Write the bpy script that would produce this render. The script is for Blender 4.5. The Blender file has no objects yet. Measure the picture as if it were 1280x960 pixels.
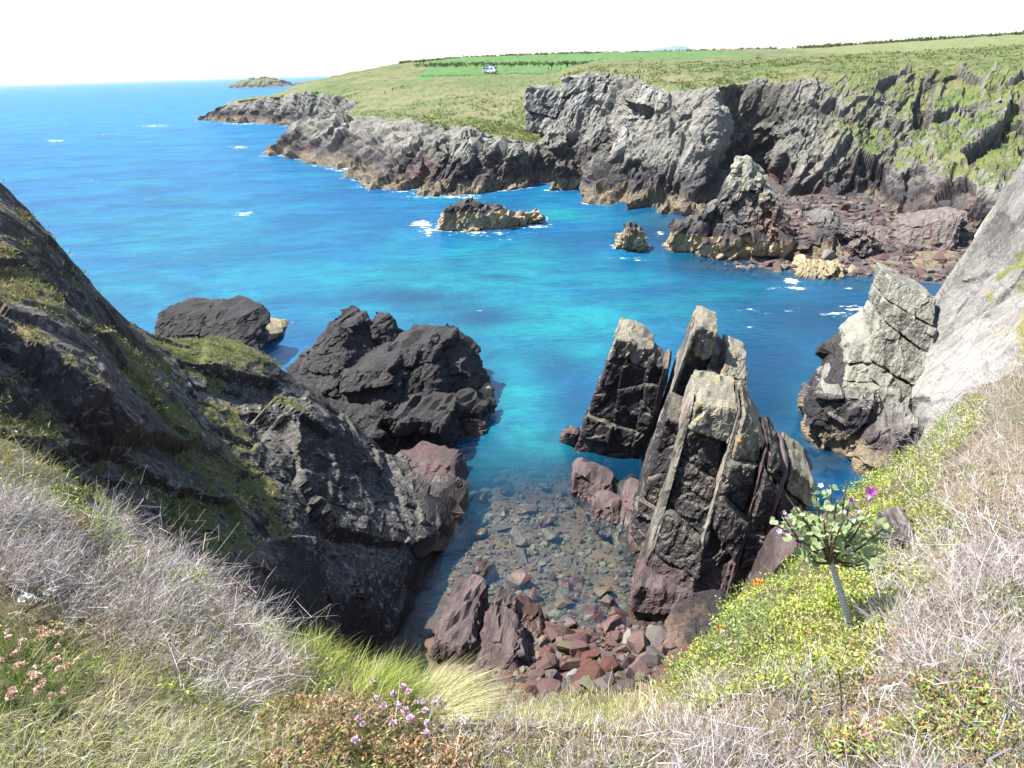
import bpy, math, random
import numpy as np
from mathutils import Vector, Matrix
from mathutils.bvhtree import BVHTree

rng = np.random.default_rng(7)
random.seed(7)
scene = bpy.context.scene
col = scene.collection

# ------------------------------------------------------------------ camera
FPX, IW, IH = 900.0, 1280.0, 960.0
H = 24.0
PITCH, ROLL = math.radians(23.6), math.radians(1.64)
F0 = np.array([0, math.cos(PITCH), -math.sin(PITCH)])
U0 = np.array([0, math.sin(PITCH), math.cos(PITCH)])
R0 = np.array([1.0, 0, 0])
RC = math.cos(ROLL) * R0 - math.sin(ROLL) * U0
UC = math.sin(ROLL) * R0 + math.cos(ROLL) * U0
CAM = np.array([0, 0, H])
cam_data = bpy.data.cameras.new('camera')
cam_data.sensor_fit = 'HORIZONTAL'
cam_data.sensor_width = 36.0
cam_data.lens = 36.0 * FPX / IW
cam_data.clip_start = 0.05
cam_data.clip_end = 60000
cam = bpy.data.objects.new('camera', cam_data)
col.objects.link(cam)
m = Matrix.Identity(4)
for i in range(3):
    m[i][0], m[i][1], m[i][2], m[i][3] = RC[i], UC[i], -F0[i], CAM[i]
cam.matrix_world = m
scene.camera = cam

# ------------------------------------------------------------------ sky, sun, exposure
SUN_EL, SUN_AZ = math.radians(57), math.radians(-79)      # azimuth clockwise from +Y
sun_to = Vector((math.cos(SUN_EL) * math.sin(SUN_AZ), math.cos(SUN_EL) * math.cos(SUN_AZ), math.sin(SUN_EL)))
world = bpy.data.worlds.new('World')
scene.world = world
world.use_nodes = True
nt = world.node_tree
nt.nodes.clear()
wo = nt.nodes.new('ShaderNodeOutputWorld')
wb = nt.nodes.new('ShaderNodeBackground')
sky = nt.nodes.new('ShaderNodeTexSky')
sky.sky_type = 'NISHITA'
sky.sun_disc = False
sky.sun_elevation = SUN_EL
sky.sun_rotation = SUN_AZ
sky.air_density = 1.0
sky.dust_density = 0.4
sky.ozone_density = 1.0
wb.inputs[1].default_value = 0.1
nt.links.new(sky.outputs[0], wb.inputs[0])
nt.links.new(wb.outputs[0], wo.inputs[0])
sd = bpy.data.lights.new('sun', 'SUN')
sd.energy = 5.0
sd.angle = math.radians(0.5)
sd.color = (1.0, 0.96, 0.9)
so = bpy.data.objects.new('sun', sd)
so.rotation_euler = sun_to.to_track_quat('Z', 'Y').to_euler()
so.location = (0, 0, 100)
col.objects.link(so)
scene.view_settings.view_transform = 'Standard'
scene.view_settings.look = 'None'
scene.view_settings.gamma = 1.0
scene.view_settings.use_curve_mapping = False
scene.view_settings.exposure = 1.38
scene.render.engine = 'CYCLES'
scene.cycles.use_denoising = True
scene.cycles.max_bounces = 6
scene.cycles.transparent_max_bounces = 12
scene.cycles.caustics_reflective = False
scene.cycles.caustics_refractive = False

# ------------------------------------------------------------------ pixel -> place helpers
def ray(px, py):
    return F0 + (px - IW / 2) / FPX * RC + (IH / 2 - py) / FPX * UC
def P(px, py, Y):                     # point on the pixel's ray at forward distance Y
    d = ray(px, py)
    return CAM + d * (Y / d[1])
def W(px, py, z=0.0):                 # point on the pixel's ray at height z (water by default)
    d = ray(px, py)
    return CAM + d * ((z - H) / d[2])
def project(pts):
    d = np.asarray(pts) - CAM
    f = np.maximum(d @ F0, 0.05)
    return np.stack([IW / 2 + FPX * (d @ RC) / f, IH / 2 - FPX * (d @ UC) / f], -1)

# ------------------------------------------------------------------ noise
def hsh(ix, iy, iz, seed):
    with np.errstate(over='ignore'):
        h = (ix.astype(np.uint32) * np.uint32(374761393) + iy.astype(np.uint32) * np.uint32(668265263)
             + iz.astype(np.uint32) * np.uint32(2246822519) + np.uint32((seed * 3266489917 + 12345) & 0xffffffff))
        h = (h ^ (h >> np.uint32(13))) * np.uint32(1274126177)
        h = (h ^ (h >> np.uint32(16))) * np.uint32(2654435761)
        h ^= h >> np.uint32(15)
    return h
def h01(h): return h.astype(np.float64) / 4294967295.0
def vnoise(p, seed=0):
    i = np.floor(p).astype(np.int64); f = p - i
    f = f * f * (3 - 2 * f)
    r = 0
    for dx in (0, 1):
        for dy in (0, 1):
            for dz in (0, 1):
                w = (f[:, 0] if dx else 1 - f[:, 0]) * (f[:, 1] if dy else 1 - f[:, 1]) * (f[:, 2] if dz else 1 - f[:, 2])
                r = r + w * h01(hsh(i[:, 0] + dx, i[:, 1] + dy, i[:, 2] + dz, seed))
    return r * 2 - 1
def fbm(p, octv=4, seed=0, gain=0.5):
    a, r, s = 1.0, 0, 1.0
    for k in range(octv):
        r = r + a * vnoise(p * s, seed + k * 17)
        a *= gain; s *= 2.03
    return r
def facet(p, seed=0, tilt=0.5, sharp=90.0):
    """jittered cells, each a tilted plane with its own offset, edges slightly worn: broken rock"""
    b = np.floor(p - 0.5).astype(np.int64)
    wsum = np.zeros(len(p)); val = np.zeros(len(p)); tone = np.zeros(len(p))
    for dx in (0, 1):
        for dy in (0, 1):
            for dz in (0, 1):
                cx, cy, cz = b[:, 0] + dx, b[:, 1] + dy, b[:, 2] + dz
                h = hsh(cx, cy, cz, seed)
                j = np.stack([(h & np.uint32(1023)) / 1023.0, ((h >> np.uint32(10)) & np.uint32(1023)) / 1023.0,
                              ((h >> np.uint32(20)) & np.uint32(1023)) / 1023.0], -1)
                c = np.stack([cx, cy, cz], -1) + 0.5 + (j - 0.5) * 0.8
                d = p - c
                d2 = (d * d).sum(-1)
                g = hsh(cx, cy, cz, seed + 991)
                gv = np.stack([(g & np.uint32(1023)) / 1023.0, ((g >> np.uint32(10)) & np.uint32(1023)) / 1023.0,
                               ((g >> np.uint32(20)) & np.uint32(1023)) / 1023.0], -1) - 0.5
                o = h01(hsh(cx, cy, cz, seed + 77))
                v = (o - 0.5) + tilt * 2 * (d * gv).sum(-1)
                w = np.exp(-sharp * np.minimum(d2, 1.9)) + 1e-60
                wsum += w; val += w * v; tone += w * o
    return val / wsum, tone / wsum
def sstep(a, b, x):
    t = np.clip((x - a) / (b - a), 0, 1)
    return t * t * (3 - 2 * t)

def bed_frame(dip=66.0, strike=0.0):
    """rows: along strike, up dip, across the bedding (beds dip towards -x, strike runs away from the viewer)"""
    d = math.radians(dip)
    n = np.array([-math.sin(d), 0, math.cos(d)]); u = np.array([math.cos(d), 0, math.sin(d)]); s = np.array([0, 1.0, 0])
    a = math.radians(strike)
    R = np.array([[math.cos(a), -math.sin(a), 0], [math.sin(a), math.cos(a), 0], [0, 0, 1]])
    return np.stack([R @ s, R @ u, R @ n])
BED = bed_frame(66, -13)
def rock_disp(p, layers, B=BED, seed=0, warp=0.22, sharp=(62, 55, 45)):
    """layers: (strike size, dip size, bed thickness, amplitude)"""
    q = p @ B.T
    tot = 0; tone = 0; tw = 0
    for k, (a, b, c, amp) in enumerate(layers):
        s = np.array([a, b, c])
        w = np.stack([vnoise(p / (0.6 * min(a, b)), seed + 5 + k), vnoise(p / (0.6 * min(a, b)) + 9.1, seed + 6 + k),
                      vnoise(p / (0.6 * min(a, b)) + 3.3, seed + 7 + k)], -1) * warp * 0.5
        v, t = facet(q / s + w + seed * 3.7, seed + k * 13, 0.5, sharp[min(k, 2)])
        tot = tot + amp * v
        wt = 1.0 / (k + 1); tone = tone + t * wt; tw += wt
    return tot, tone / tw

# ------------------------------------------------------------------ mesh helpers
def mesh_np(name, verts, faces, smooth=False, attrs=None):
    verts = np.asarray(verts, np.float32).reshape(-1, 3)
    faces = np.asarray(faces, np.int32)
    n = faces.shape[1]
    me = bpy.data.meshes.new(name)
    me.vertices.add(len(verts)); me.vertices.foreach_set('co', verts.ravel())
    me.loops.add(faces.size); me.loops.foreach_set('vertex_index', faces.ravel())
    me.polygons.add(len(faces))
    me.polygons.foreach_set('loop_start', np.arange(0, faces.size, n, dtype=np.int32))
    me.polygons.foreach_set('loop_total', np.full(len(faces), n, np.int32))
    me.polygons.foreach_set('use_smooth', np.full(len(faces), bool(smooth)))
    for k, a in (attrs or {}).items():
        a = np.asarray(a, np.float32)
        if a.ndim == 2:
            at = me.attributes.new(k, 'FLOAT_COLOR', 'POINT')
            at.data.foreach_set('color', np.concatenate([a, np.ones((len(a), 1), np.float32)], 1).ravel())
        else:
            at = me.attributes.new(k, 'FLOAT', 'POINT'); at.data.foreach_set('value', a)
    me.update(calc_edges=True)
    return me
def grid_faces(nu, nv, off=0):
    i = np.arange(nu - 1)[:, None] * nv + np.arange(nv - 1)[None, :]
    return np.stack([i, i + nv, i + nv + 1, i + 1], -1).reshape(-1, 4) + off
def grid_normals(G):
    du = np.gradient(G, axis=0); dv = np.gradient(G, axis=1)
    n = np.cross(du, dv)
    return n / np.maximum(np.linalg.norm(n, axis=-1, keepdims=True), 1e-9)
def catmull(ctrl, counts):
    """ctrl [n, ...] -> dense samples; counts[i] samples in span i"""
    n = len(ctrl)
    e = np.concatenate([2 * ctrl[:1] - ctrl[1:2], ctrl, 2 * ctrl[-1:] - ctrl[-2:-1]], 0)
    out = []
    for i in range(n - 1):
        t = (np.arange(counts[i]) / counts[i]).reshape((-1,) + (1,) * (ctrl.ndim - 1))
        p0, p1, p2, p3 = e[i], e[i + 1], e[i + 2], e[i + 3]
        out.append(0.5 * (2 * p1 + (p2 - p0) * t + (2 * p0 - 5 * p1 + 4 * p2 - p3) * t**2 + (3 * p1 - p0 - 3 * p2 + p3) * t**3))
    out.append(ctrl[-1:])
    return np.concatenate(out, 0)
def dense_net(ctrl, step, cap=120, lo=3):
    """ctrl [cols, rows, k]: first three are xyz, the rest are weights"""
    ctrl = np.asarray(ctrl, float)
    px = project(ctrl[..., :3].reshape(-1, 3)).reshape(ctrl.shape[0], ctrl.shape[1], 2)
    cu = np.linalg.norm(np.diff(px, axis=0), axis=-1)
    cv = np.linalg.norm(np.diff(px, axis=1), axis=-1)
    nu = [int(np.clip(math.ceil(np.median(c) / step), lo, cap)) for c in cu]
    nv = [int(np.clip(math.ceil(np.median(cv[:, j]) / step), lo, cap)) for j in range(cv.shape[1])]
    g = catmull(ctrl, nu)
    g = np.swapaxes(catmull(np.swapaxes(g, 0, 1), nv), 0, 1)
    return g

def tag(o, label=None, cat=None, group=None, kind=None):
    if label: o['label'] = label
    if cat: o['category'] = cat
    if group: o['group'] = group
    if kind: o['kind'] = kind
    return o
def obj(name, me, mat=None, parent=None):
    o = bpy.data.objects.new(name, me)
    col.objects.link(o)
    if mat is not None and len(me.materials) == 0: me.materials.append(mat)
    if parent is not None:
        o.parent = parent
        o.matrix_parent_inverse = parent.matrix_basis.inverted()
    return o
def empty(name, loc, label=None, cat=None, group=None):
    o = bpy.data.objects.new(name, None)
    o.location = loc; o.empty_display_size = 0.3
    col.objects.link(o)
    return tag(o, label, cat, group)

# ------------------------------------------------------------------ material helpers
class NT:
    def __init__(s, name):
        s.mat = bpy.data.materials.new(name); s.mat.use_nodes = True
        s.t = s.mat.node_tree; s.t.nodes.clear()
        s.out = s.n('ShaderNodeOutputMaterial')
    def n(s, k, **kw):
        nd = s.t.nodes.new(k)
        for a, b in kw.items(): setattr(nd, a, b)
        return nd
    def put(s, sock, v):
        if hasattr(v, 'is_linked') or isinstance(v, bpy.types.NodeSocket): s.t.links.new(v, sock)
        elif isinstance(v, (tuple, list)) and len(v) == 3 and sock.type == 'RGBA': sock.default_value = (*v, 1)
        else: sock.default_value = v
    def math(s, op, a, b=0.0, c=0.0, clamp=False):
        nd = s.n('ShaderNodeMath', operation=op, use_clamp=clamp)
        for k, v in enumerate((a, b, c)): s.put(nd.inputs[k], v)
        return nd.outputs[0]
    def mix(s, f, a, b, blend='MIX'):
        nd = s.n('ShaderNodeMix', data_type='RGBA', blend_type=blend)
        s.put(nd.inputs[0], f); s.put(nd.inputs[6], a); s.put(nd.inputs[7], b)
        return nd.outputs[2]
    def noise(s, vec, scale, detail=4, rough=0.55, dist=0.0):
        nd = s.n('ShaderNodeTexNoise'); s.put(nd.inputs['Vector'], vec)
        nd.inputs['Scale'].default_value = scale; nd.inputs['Detail'].default_value = detail
        nd.inputs['Roughness'].default_value = rough; nd.inputs['Distortion'].default_value = dist
        return nd.outputs[0]
    def voronoi(s, vec, scale, feature='F1', out=0):
        nd = s.n('ShaderNodeTexVoronoi', feature=feature); s.put(nd.inputs['Vector'], vec)
        nd.inputs['Scale'].default_value = scale
        return nd.outputs[out]
    def ramp(s, v, lo, hi, smooth=True):
        nd = s.n('ShaderNodeMapRange', interpolation_type='SMOOTHSTEP' if smooth else 'LINEAR', clamp=True)
        s.put(nd.inputs[0], v); nd.inputs[1].default_value = lo; nd.inputs[2].default_value = hi
        return nd.outputs[0]
    def attr(s, name, out=2):
        nd = s.n('ShaderNodeAttribute', attribute_name=name); return nd.outputs[out]
    def pos(s): 
        return s.n('ShaderNodeNewGeometry').outputs['Position']
    def mapped(s, vec, B, scale):
        """vec rotated into the bedding frame and scaled"""
        R = np.asarray(B)
        comb = s.n('ShaderNodeCombineXYZ')
        for k in range(3):
            d = s.n('ShaderNodeVectorMath', operation='DOT_PRODUCT')
            s.put(d.inputs[0], vec); d.inputs[1].default_value = tuple(R[k] * scale[k])
            s.put(comb.inputs[k], d.outputs['Value'])
        return comb.outputs[0]
    def bump(s, h, strength, dist, normal=None):
        nd = s.n('ShaderNodeBump'); nd.inputs['Strength'].default_value = strength
        nd.inputs['Distance'].default_value = dist; s.put(nd.inputs['Height'], h)
        if normal is not None: s.put(nd.inputs['Normal'], normal)
        return nd.outputs[0]
    def principled(s, color, rough=0.85, normal=None, spec=0.3, **kw):
        nd = s.n('ShaderNodeBsdfPrincipled')
        s.put(nd.inputs['Base Color'], color); s.put(nd.inputs['Roughness'], rough)
        nd.inputs['Specular IOR Level'].default_value = spec
        if normal is not None: s.put(nd.inputs['Normal'], normal)
        for k, v in kw.items(): s.put(nd.inputs[k], v)
        return nd.outputs[0]
    def done(s, sh):
        s.t.links.new(sh, s.out.inputs['Surface']); return s.mat

def tuple_scale(t, c, k):
    return t.mix(1.0, c, (k, k, k), 'MULTIPLY')
def rock_material(name, dark=(0.035, 0.031, 0.034), mid=(0.10, 0.085, 0.085), upper=(0.27, 0.26, 0.235),
                  tan=(0.27, 0.215, 0.14), z_tan=1.6, z_dark=5.5, z_soft=2.0, lichen=(0.42, 0.41, 0.35), lich_amt=0.6,
                  red=(0.17, 0.075, 0.06), red_amt=0.25, ochre_amt=0.0, grass=(0.085, 0.115, 0.025), straw=(0.26, 0.21, 0.11),
                  size=1.0, z_wet=0.25, bumpd=0.06, B=BED, spk=0.0, streak_dark=0.55, crack_amt=0.28, crk=(0.5, 0.4, 1.3)):
    t = NT(name)
    pos = t.pos()
    sep = t.n('ShaderNodeSeparateXYZ'); t.put(sep.inputs[0], pos)
    z = sep.outputs[2]
    geo = t.n('ShaderNodeNewGeometry')
    nsep = t.n('ShaderNodeSeparateXYZ'); t.put(nsep.inputs[0], geo.outputs['Normal'])
    nz = nsep.outputs[2]
    bp = t.mapped(pos, B, (0.35, 0.35, 1.0))
    big = t.noise(pos, 0.22 / size, 4, 0.6)
    med = t.noise(bp, 1.1 / size, 6, 0.65)
    fine = t.noise(pos, 7.0 / size, 5, 0.65)
    tone = t.attr('tone')
    # shore zones, their limits ragged
    zz = t.math('ADD', z, t.math('MULTIPLY', t.math('SUBTRACT', t.math('ADD', big, med), 1.0), z_soft * 2.4))
    up = t.ramp(zz, z_dark - z_soft * 0.6, z_dark + z_soft * 0.8)
    c_dark = t.mix(t.ramp(t.math('ADD', t.math('MULTIPLY', med, 0.6), t.math('MULTIPLY', tone, 0.5)), 0.35, 0.85), dark, mid)
    c_dark = t.mix(t.math('MULTIPLY', t.ramp(big, 0.5, 0.66), red_amt), c_dark, red)
    c_up = t.mix(t.ramp(t.math('ADD', t.math('MULTIPLY', fine, 0.4), t.math('MULTIPLY', tone, 0.8)), 0.28, 0.85), tuple(0.3 * u for u in upper), tuple(1.2 * u for u in upper))
    c = t.mix(up, c_dark, c_up)
    c_tan = t.mix(t.ramp(t.math('ADD', t.math('MULTIPLY', med, 0.6), t.math('MULTIPLY', fine, 0.4)), 0.3, 0.65), tuple(0.4 * u for u in tan), tan)
    ft = t.math('SUBTRACT', 1.0, t.ramp(zz, z_tan - 0.35 * z_soft, z_tan + 0.35 * z_soft))
    c = t.mix(ft, c, c_tan)
    # lichen crust, thickest on faces that catch the rain
    lm = t.math('ADD', t.math('MULTIPLY', nz, 0.5), t.math('ADD', t.math('MULTIPLY', fine, 0.55), t.math('MULTIPLY', big, 0.45)))
    lf = t.math('MULTIPLY', t.math('MULTIPLY', t.ramp(lm, 0.72, 0.92), lich_amt), t.ramp(zz, z_tan, z_tan + z_soft * 2))
    c = t.mix(lf, c, lichen)
    if spk > 0:
        v2 = t.noise(pos, 3.4 / size, 6, 0.62, 0.6)
        sf = t.math('MULTIPLY', t.math('MULTIPLY', t.ramp(v2, 0.55, 0.62), t.ramp(t.math('ADD', big, t.math('MULTIPLY', t.ramp(z, 6.0, 12.0), 0.12)), 0.48, 0.62)), spk)
        c = t.mix(sf, c, (0.36, 0.36, 0.35))
    if ochre_amt > 0:
        of = t.math('MULTIPLY', t.math('MULTIPLY', t.ramp(t.noise(pos, 1.3 / size, 4, 0.7), 0.57, 0.66), ochre_amt), t.ramp(t.math('ADD', z, t.math('MULTIPLY', nz, 2.0)), z_dark, z_dark + 3))
        c = t.mix(of, c, (0.42, 0.25, 0.05))
    streak = t.noise(t.mapped(pos, B, (2.2, 0.16, 1.6)), 2.4 / size, 5, 0.6)
    c = t.mix(t.ramp(streak, 0.36, 0.60), tuple_scale(t, c, streak_dark), c)
    # wet hem
    wf = t.math('SUBTRACT', 1.0, t.ramp(t.math('ADD', z, t.math('MULTIPLY', med, 0.4)), z_wet, z_wet + 0.3))
    c = t.mix(t.math('MULTIPLY', wf, 0.75), c, (0.05, 0.03, 0.022))
    crack = t.voronoi(t.mapped(pos, B, crk), 1.3 / size, 'DISTANCE_TO_EDGE')
    c = t.mix(t.math('MULTIPLY', t.math('SUBTRACT', 1.0, t.ramp(crack, 0.004, 0.03)), crack_amt), c, (0.02, 0.018, 0.018))
    # turf
    veg = t.attr('veg')
    vf = t.ramp(t.math('ADD', veg, t.math('MULTIPLY', t.math('SUBTRACT', fine, 0.5), 0.9)), 0.4, 0.6)
    gcol = t.mix(t.ramp(t.math('ADD', t.math('MULTIPLY', t.noise(pos, 0.12 / size, 5, 0.7), 0.6), t.math('MULTIPLY', fine, 0.4)), 0.42, 0.6), grass, straw)
    patchy = t.ramp(t.noise(pos, 0.5 / size, 6, 0.75), 0.48, 0.62)
    gcol = t.mix(t.math('MULTIPLY', patchy, 0.55), gcol, (0.045, 0.05, 0.02))
    gcol = t.mix(t.math('MULTIPLY', t.attr('field'), 0.85), gcol, (0.06, 0.15, 0.03))
    gcol = t.mix(t.math('MULTIPLY', t.attr('hay'), 0.6), gcol, (0.17, 0.19, 0.07))
    c = t.mix(vf, c, gcol)
    # relief
    hgt = t.math('ADD', t.math('MULTIPLY', med, 0.6), t.math('ADD', t.math('MULTIPLY', fine, 0.4), t.math('MULTIPLY', t.ramp(crack, 0.0, 0.06), 0.6 * crack_amt)))
    nrm = t.bump(hgt, 0.9, bumpd * size * 3, None)
    rough = t.mix(wf, (0.88, 0.88, 0.88), (0.35, 0.35, 0.35))
    return t.done(t.principled(c, rough, nrm, 0.3))

def finish_rock(G, w, layers, seed, veg_fn=None, B=BED, lumps=0.0, lump_size=3.0, sharp=(62, 55, 45)):
    """G [nu,nv,3] smooth sheet, w weight of the broken relief -> verts, normals, attrs"""
    sh = G.shape[:2]
    n = grid_normals(G).reshape(-1, 3)
    p = G.reshape(-1, 3)
    if np.mean(((CAM + np.array([0, 0, 60.0])) - p) @ np.zeros(3) + (n * (CAM - p)).sum(-1)) < 0 and np.mean(n[:, 2]) < 0.2: n = -n
    if np.mean(n[:, 2]) < -0.1: n = -n
    d, tone = rock_disp(p, layers, B, seed, 0.2, sharp)
    w = w.reshape(-1)
    d = d * w + 0.25 * layers[-1][3] * w * fbm(p / layers[-1][0] * 2.0, 2, seed + 3)
    if lumps: d = d + (1 - w) * lumps * fbm(p / lump_size, 4, seed + 40)
    q = p + n * d[:, None]
    n2 = grid_normals(q.reshape(*sh, 3)).reshape(-1, 3)
    if np.mean((n2 * n).sum(-1)) < 0: n2 = -n2
    veg = veg_fn(q, n2, w) if veg_fn else np.zeros(len(q))
    return q, n2, {'tone': tone, 'veg': veg}

CUBE_K = 13.0
def hexa_mesh(name, front, back, step=2.0, layers=((2, 2, .7, .5), (.7, .7, .3, .2), (.3, .3, .15, .06)), seed=0, B=BED, k=CUBE_K, veg_fn=None, cap=130):
    """a block given by its front corners BL BR TR TL and the matching back corners, rounded a little and broken by facets"""
    f = np.asarray(front, float); b = np.asarray(back, float)
    C = np.zeros((2, 2, 2, 3))                      # [x][y(depth)][z]
    C[0, 0, 0], C[1, 0, 0], C[1, 0, 1], C[0, 0, 1] = f
    C[0, 1, 0], C[1, 1, 0], C[1, 1, 1], C[0, 1, 1] = b
    pf = project(f)
    lx = max(np.linalg.norm(pf[0] - pf[1]), np.linalg.norm(pf[3] - pf[2])); lz = max(np.linalg.norm(pf[0] - pf[3]), np.linalg.norm(pf[1] - pf[2]))
    wx = np.linalg.norm(f[0] - f[1]); wy = np.linalg.norm(f.mean(0) - b.mean(0))
    nx, nz = [int(np.clip(l / step, 8, cap)) for l in (lx, lz)]
    ny = int(np.clip(nx * wy / max(wx, 1e-3) * 0.5, 6, 34))
    vs, fs, off = [], [], 0
    for ax, (na, nb) in ((0, (ny, nz)), (1, (nx, nz)), (2, (nx, ny))):
        for sgn in (-1, 1):
            if (ax, sgn) in ((1, 1), (2, -1)): na, nb = max(5, na // 3), max(5, nb // 3)      # back and underside stay coarse
            a, c = np.meshgrid(np.linspace(-1, 1, na), np.linspace(-1, 1, nb), indexing='ij')
            q = np.zeros((na, nb, 3))
            o = [i for i in range(3) if i != ax]
            q[..., ax] = sgn; q[..., o[0]] = a; q[..., o[1]] = c
            vs.append(q.reshape(-1, 3))
            fc = grid_faces(na, nb, off)
            flip = (sgn > 0) == (ax == 1)
            fs.append(fc[:, ::-1] if flip else fc); off += na * nb
    q = np.concatenate(vs); fs = np.concatenate(fs)
    nk = (np.abs(q) ** k).sum(-1) ** (1 / k)
    qr = q / nk[:, None]
    g = np.sign(qr) * np.abs(qr) ** (k - 1)
    t = (qr + 1) / 2
    def tri(t):
        x, y, z = t[:, 0:1], t[:, 1:2], t[:, 2:3]
        r = 0
        for i in (0, 1):
            for j in (0, 1):
                for l in (0, 1):
                    r = r + (x if i else 1 - x) * (y if j else 1 - y) * (z if l else 1 - z) * C[i, j, l]
        return r
    p = tri(t)
    axs = [(C[1].mean((0, 1)) - C[0].mean((0, 1))), (C[:, 1].mean((0, 1)) - C[:, 0].mean((0, 1))), (C[:, :, 1].mean((0, 1)) - C[:, :, 0].mean((0, 1)))]
    M = np.stack([v / max(np.linalg.norm(v), 1e-6) for v in axs])
    n = g @ M
    n /= np.maximum(np.linalg.norm(n, axis=-1, keepdims=True), 1e-6)
    d, tone = rock_disp(p, layers, B, seed, 0.16, (150, 100, 60))
    p = p + n * (d + 0.2 * layers[-1][3] * fbm(p / layers[-1][0], 2, seed + 3))[:, None]
    veg = veg_fn(p, n) if veg_fn else np.zeros(len(p))
    return mesh_np(name, p, fs, False, {'tone': tone, 'veg': veg})
SDIR = np.array([0.25, 1.0, 0.0])
def pt(c):
    return W(c[0], c[1], c[3] if len(c) > 3 else -0.8) if c[2] is None else P(*c[:3])
def slab(name, BL, BR, TR, TL, L, mat, parent, seed, sdir=SDIR, back_low=0.0, back_pinch=1.0, step=2.1, **kw):
    f = np.array([pt(BL), pt(BR), pt(TR), pt(TL)])
    b = f + np.asarray(sdir) * L
    b[2:] -= np.array([0, 0, back_low])
    mid = b.mean(0); b = mid + (b - mid) * back_pinch
    b[:2, 2] = np.minimum(b[:2, 2], f[:2, 2])
    return obj(name, hexa_mesh(name, f, b, step, seed=seed, **kw), mat, parent)

def bed(parent, mat, BL, BR, TR, TL, L, n, seed, sdir=SDIR, jut=0.35, base_mat=None, layers=((1.2, 1.2, .7, .16), (.5, .5, .3, .09), (.22, .22, .15, .035)), top_mat=None, k=16):
    """one steep bed of rock broken by cross joints into blocks that step in and out"""
    r = random.Random(seed)
    b0, b1, t1, t0 = [pt(c) for c in (BL, BR, TR, TL)]
    sd = np.asarray(sdir) / np.linalg.norm(sdir)
    fr = [0.0] + sorted(min(0.97, max(0.05, (i + r.uniform(-.3, .3)) / n)) for i in range(1, n)) + [1.0]
    sk = [0.0] + [r.uniform(-.13, .13) for _ in range(n - 1)] + [r.uniform(-.02, .05)]
    for i in range(n):
        a0, a1 = fr[i], fr[i + 1]
        l0, r0 = a0 + sk[i] * .5, a0 - sk[i] * .5
        l1, r1 = a1 + sk[i + 1] * .5, a1 - sk[i + 1] * .5
        o = sd * r.uniform(-jut, jut) + (b1 - b0) * r.uniform(-.06, .06)
        tw = sd * r.uniform(-.25, .25)
        q0, q1, q2, q3 = b0 + (t0 - b0) * l0, b1 + (t1 - b1) * r0, b1 + (t1 - b1) * r1, b0 + (t0 - b0) * l1
        fq = np.array([q0 + o - tw, q1 + o + tw, q2 + o + tw * .6, q3 + o - tw * .8])
        bq = np.array([q0, q1, q2, q3]) + sd * L
        m_ = base_mat if (base_mat is not None and a1 < 0.34) else (top_mat if (top_mat is not None and a0 > 0.72) else mat)
        obj('rock_block', hexa_mesh('rock_block', fq, bq, 2.0, layers, seed * 31 + i, k=k), m_, parent)
# ================================================================== THE SETTING
FARK = dict(z_tan=2.2, z_dark=6.5, z_soft=2.4, size=3.0, upper=(0.175, 0.165, 0.142), lichen=(0.26, 0.25, 0.205), lich_amt=0.4, red_amt=0.4, mid=(0.075, 0.065, 0.068), tan=(0.23, 0.185, 0.12),
            bumpd=0.05, grass=(0.08, 0.122, 0.028), straw=(0.165, 0.15, 0.068))
M_far = rock_material('rock_far', **FARK)
M_left = rock_material('rock_left', dark=(0.018, 0.016, 0.018), z_tan=-1, z_dark=9.5, z_soft=2.0, upper=(0.085, 0.07, 0.062), mid=(0.032, 0.028, 0.029), lichen=(0.24, 0.225, 0.19), lich_amt=0.45,
                       red_amt=0.12, spk=0.6, size=1.0, bumpd=0.05, grass=(0.075, 0.095, 0.022), straw=(0.18, 0.14, 0.07))
M_right = rock_material('rock_right', crack_amt=0.3, crk=(1.1, 0.2, 1.3), streak_dark=0.8, z_tan=-0.5, z_dark=1.0, z_soft=1.0, upper=(0.245, 0.232, 0.218), lich_amt=0.5, red_amt=0.3, mid=(0.2, 0.16, 0.16),
                        lichen=(0.27, 0.265, 0.235), size=1.0, ochre_amt=0.2)
M_butt = rock_material('rock_buttress', crack_amt=.3, z_tan=1.6, z_dark=4.8, z_soft=1.4, streak_dark=0.7, upper=(0.28, 0.265, 0.22), lichen=(0.38, 0.37, 0.31), lich_amt=0.5, red_amt=0.2, mid=(0.08, 0.066, 0.066), size=1.0)
M_stack = rock_material('rock_stack', streak_dark=0.75, crack_amt=.4, z_tan=-0.6, z_dark=7.6, z_soft=0.9, upper=(0.15, 0.135, 0.108), dark=(0.016, 0.0145, 0.016), mid=(0.042, 0.036, 0.039), lich_amt=0.4, red_amt=0.45,
                        red=(0.08, 0.06, 0.06), lichen=(0.27, 0.25, 0.19), ochre_amt=0.9, size=0.8, bumpd=0.045)
M_edge = rock_material('rock_bed_edge', z_tan=-0.6, z_dark=2.0, z_soft=1.0, upper=(0.20, 0.18, 0.155), lichen=(0.25, 0.235, 0.19), red_amt=0.3, ochre_amt=0.5, size=0.8, bumpd=0.03)  # bed edges that catch the sun, their brightness put into a paler rock colour
M_base = rock_material('rock_purple', streak_dark=0.8, z_tan=-2, z_dark=30, dark=(0.05, 0.034, 0.036), mid=(0.13, 0.09, 0.09), lichen=(0.22, 0.2, 0.17), lich_amt=0.15, red_amt=0.5, red=(0.12, 0.05, 0.042), size=0.7, bumpd=0.04, z_wet=0.35)
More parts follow.
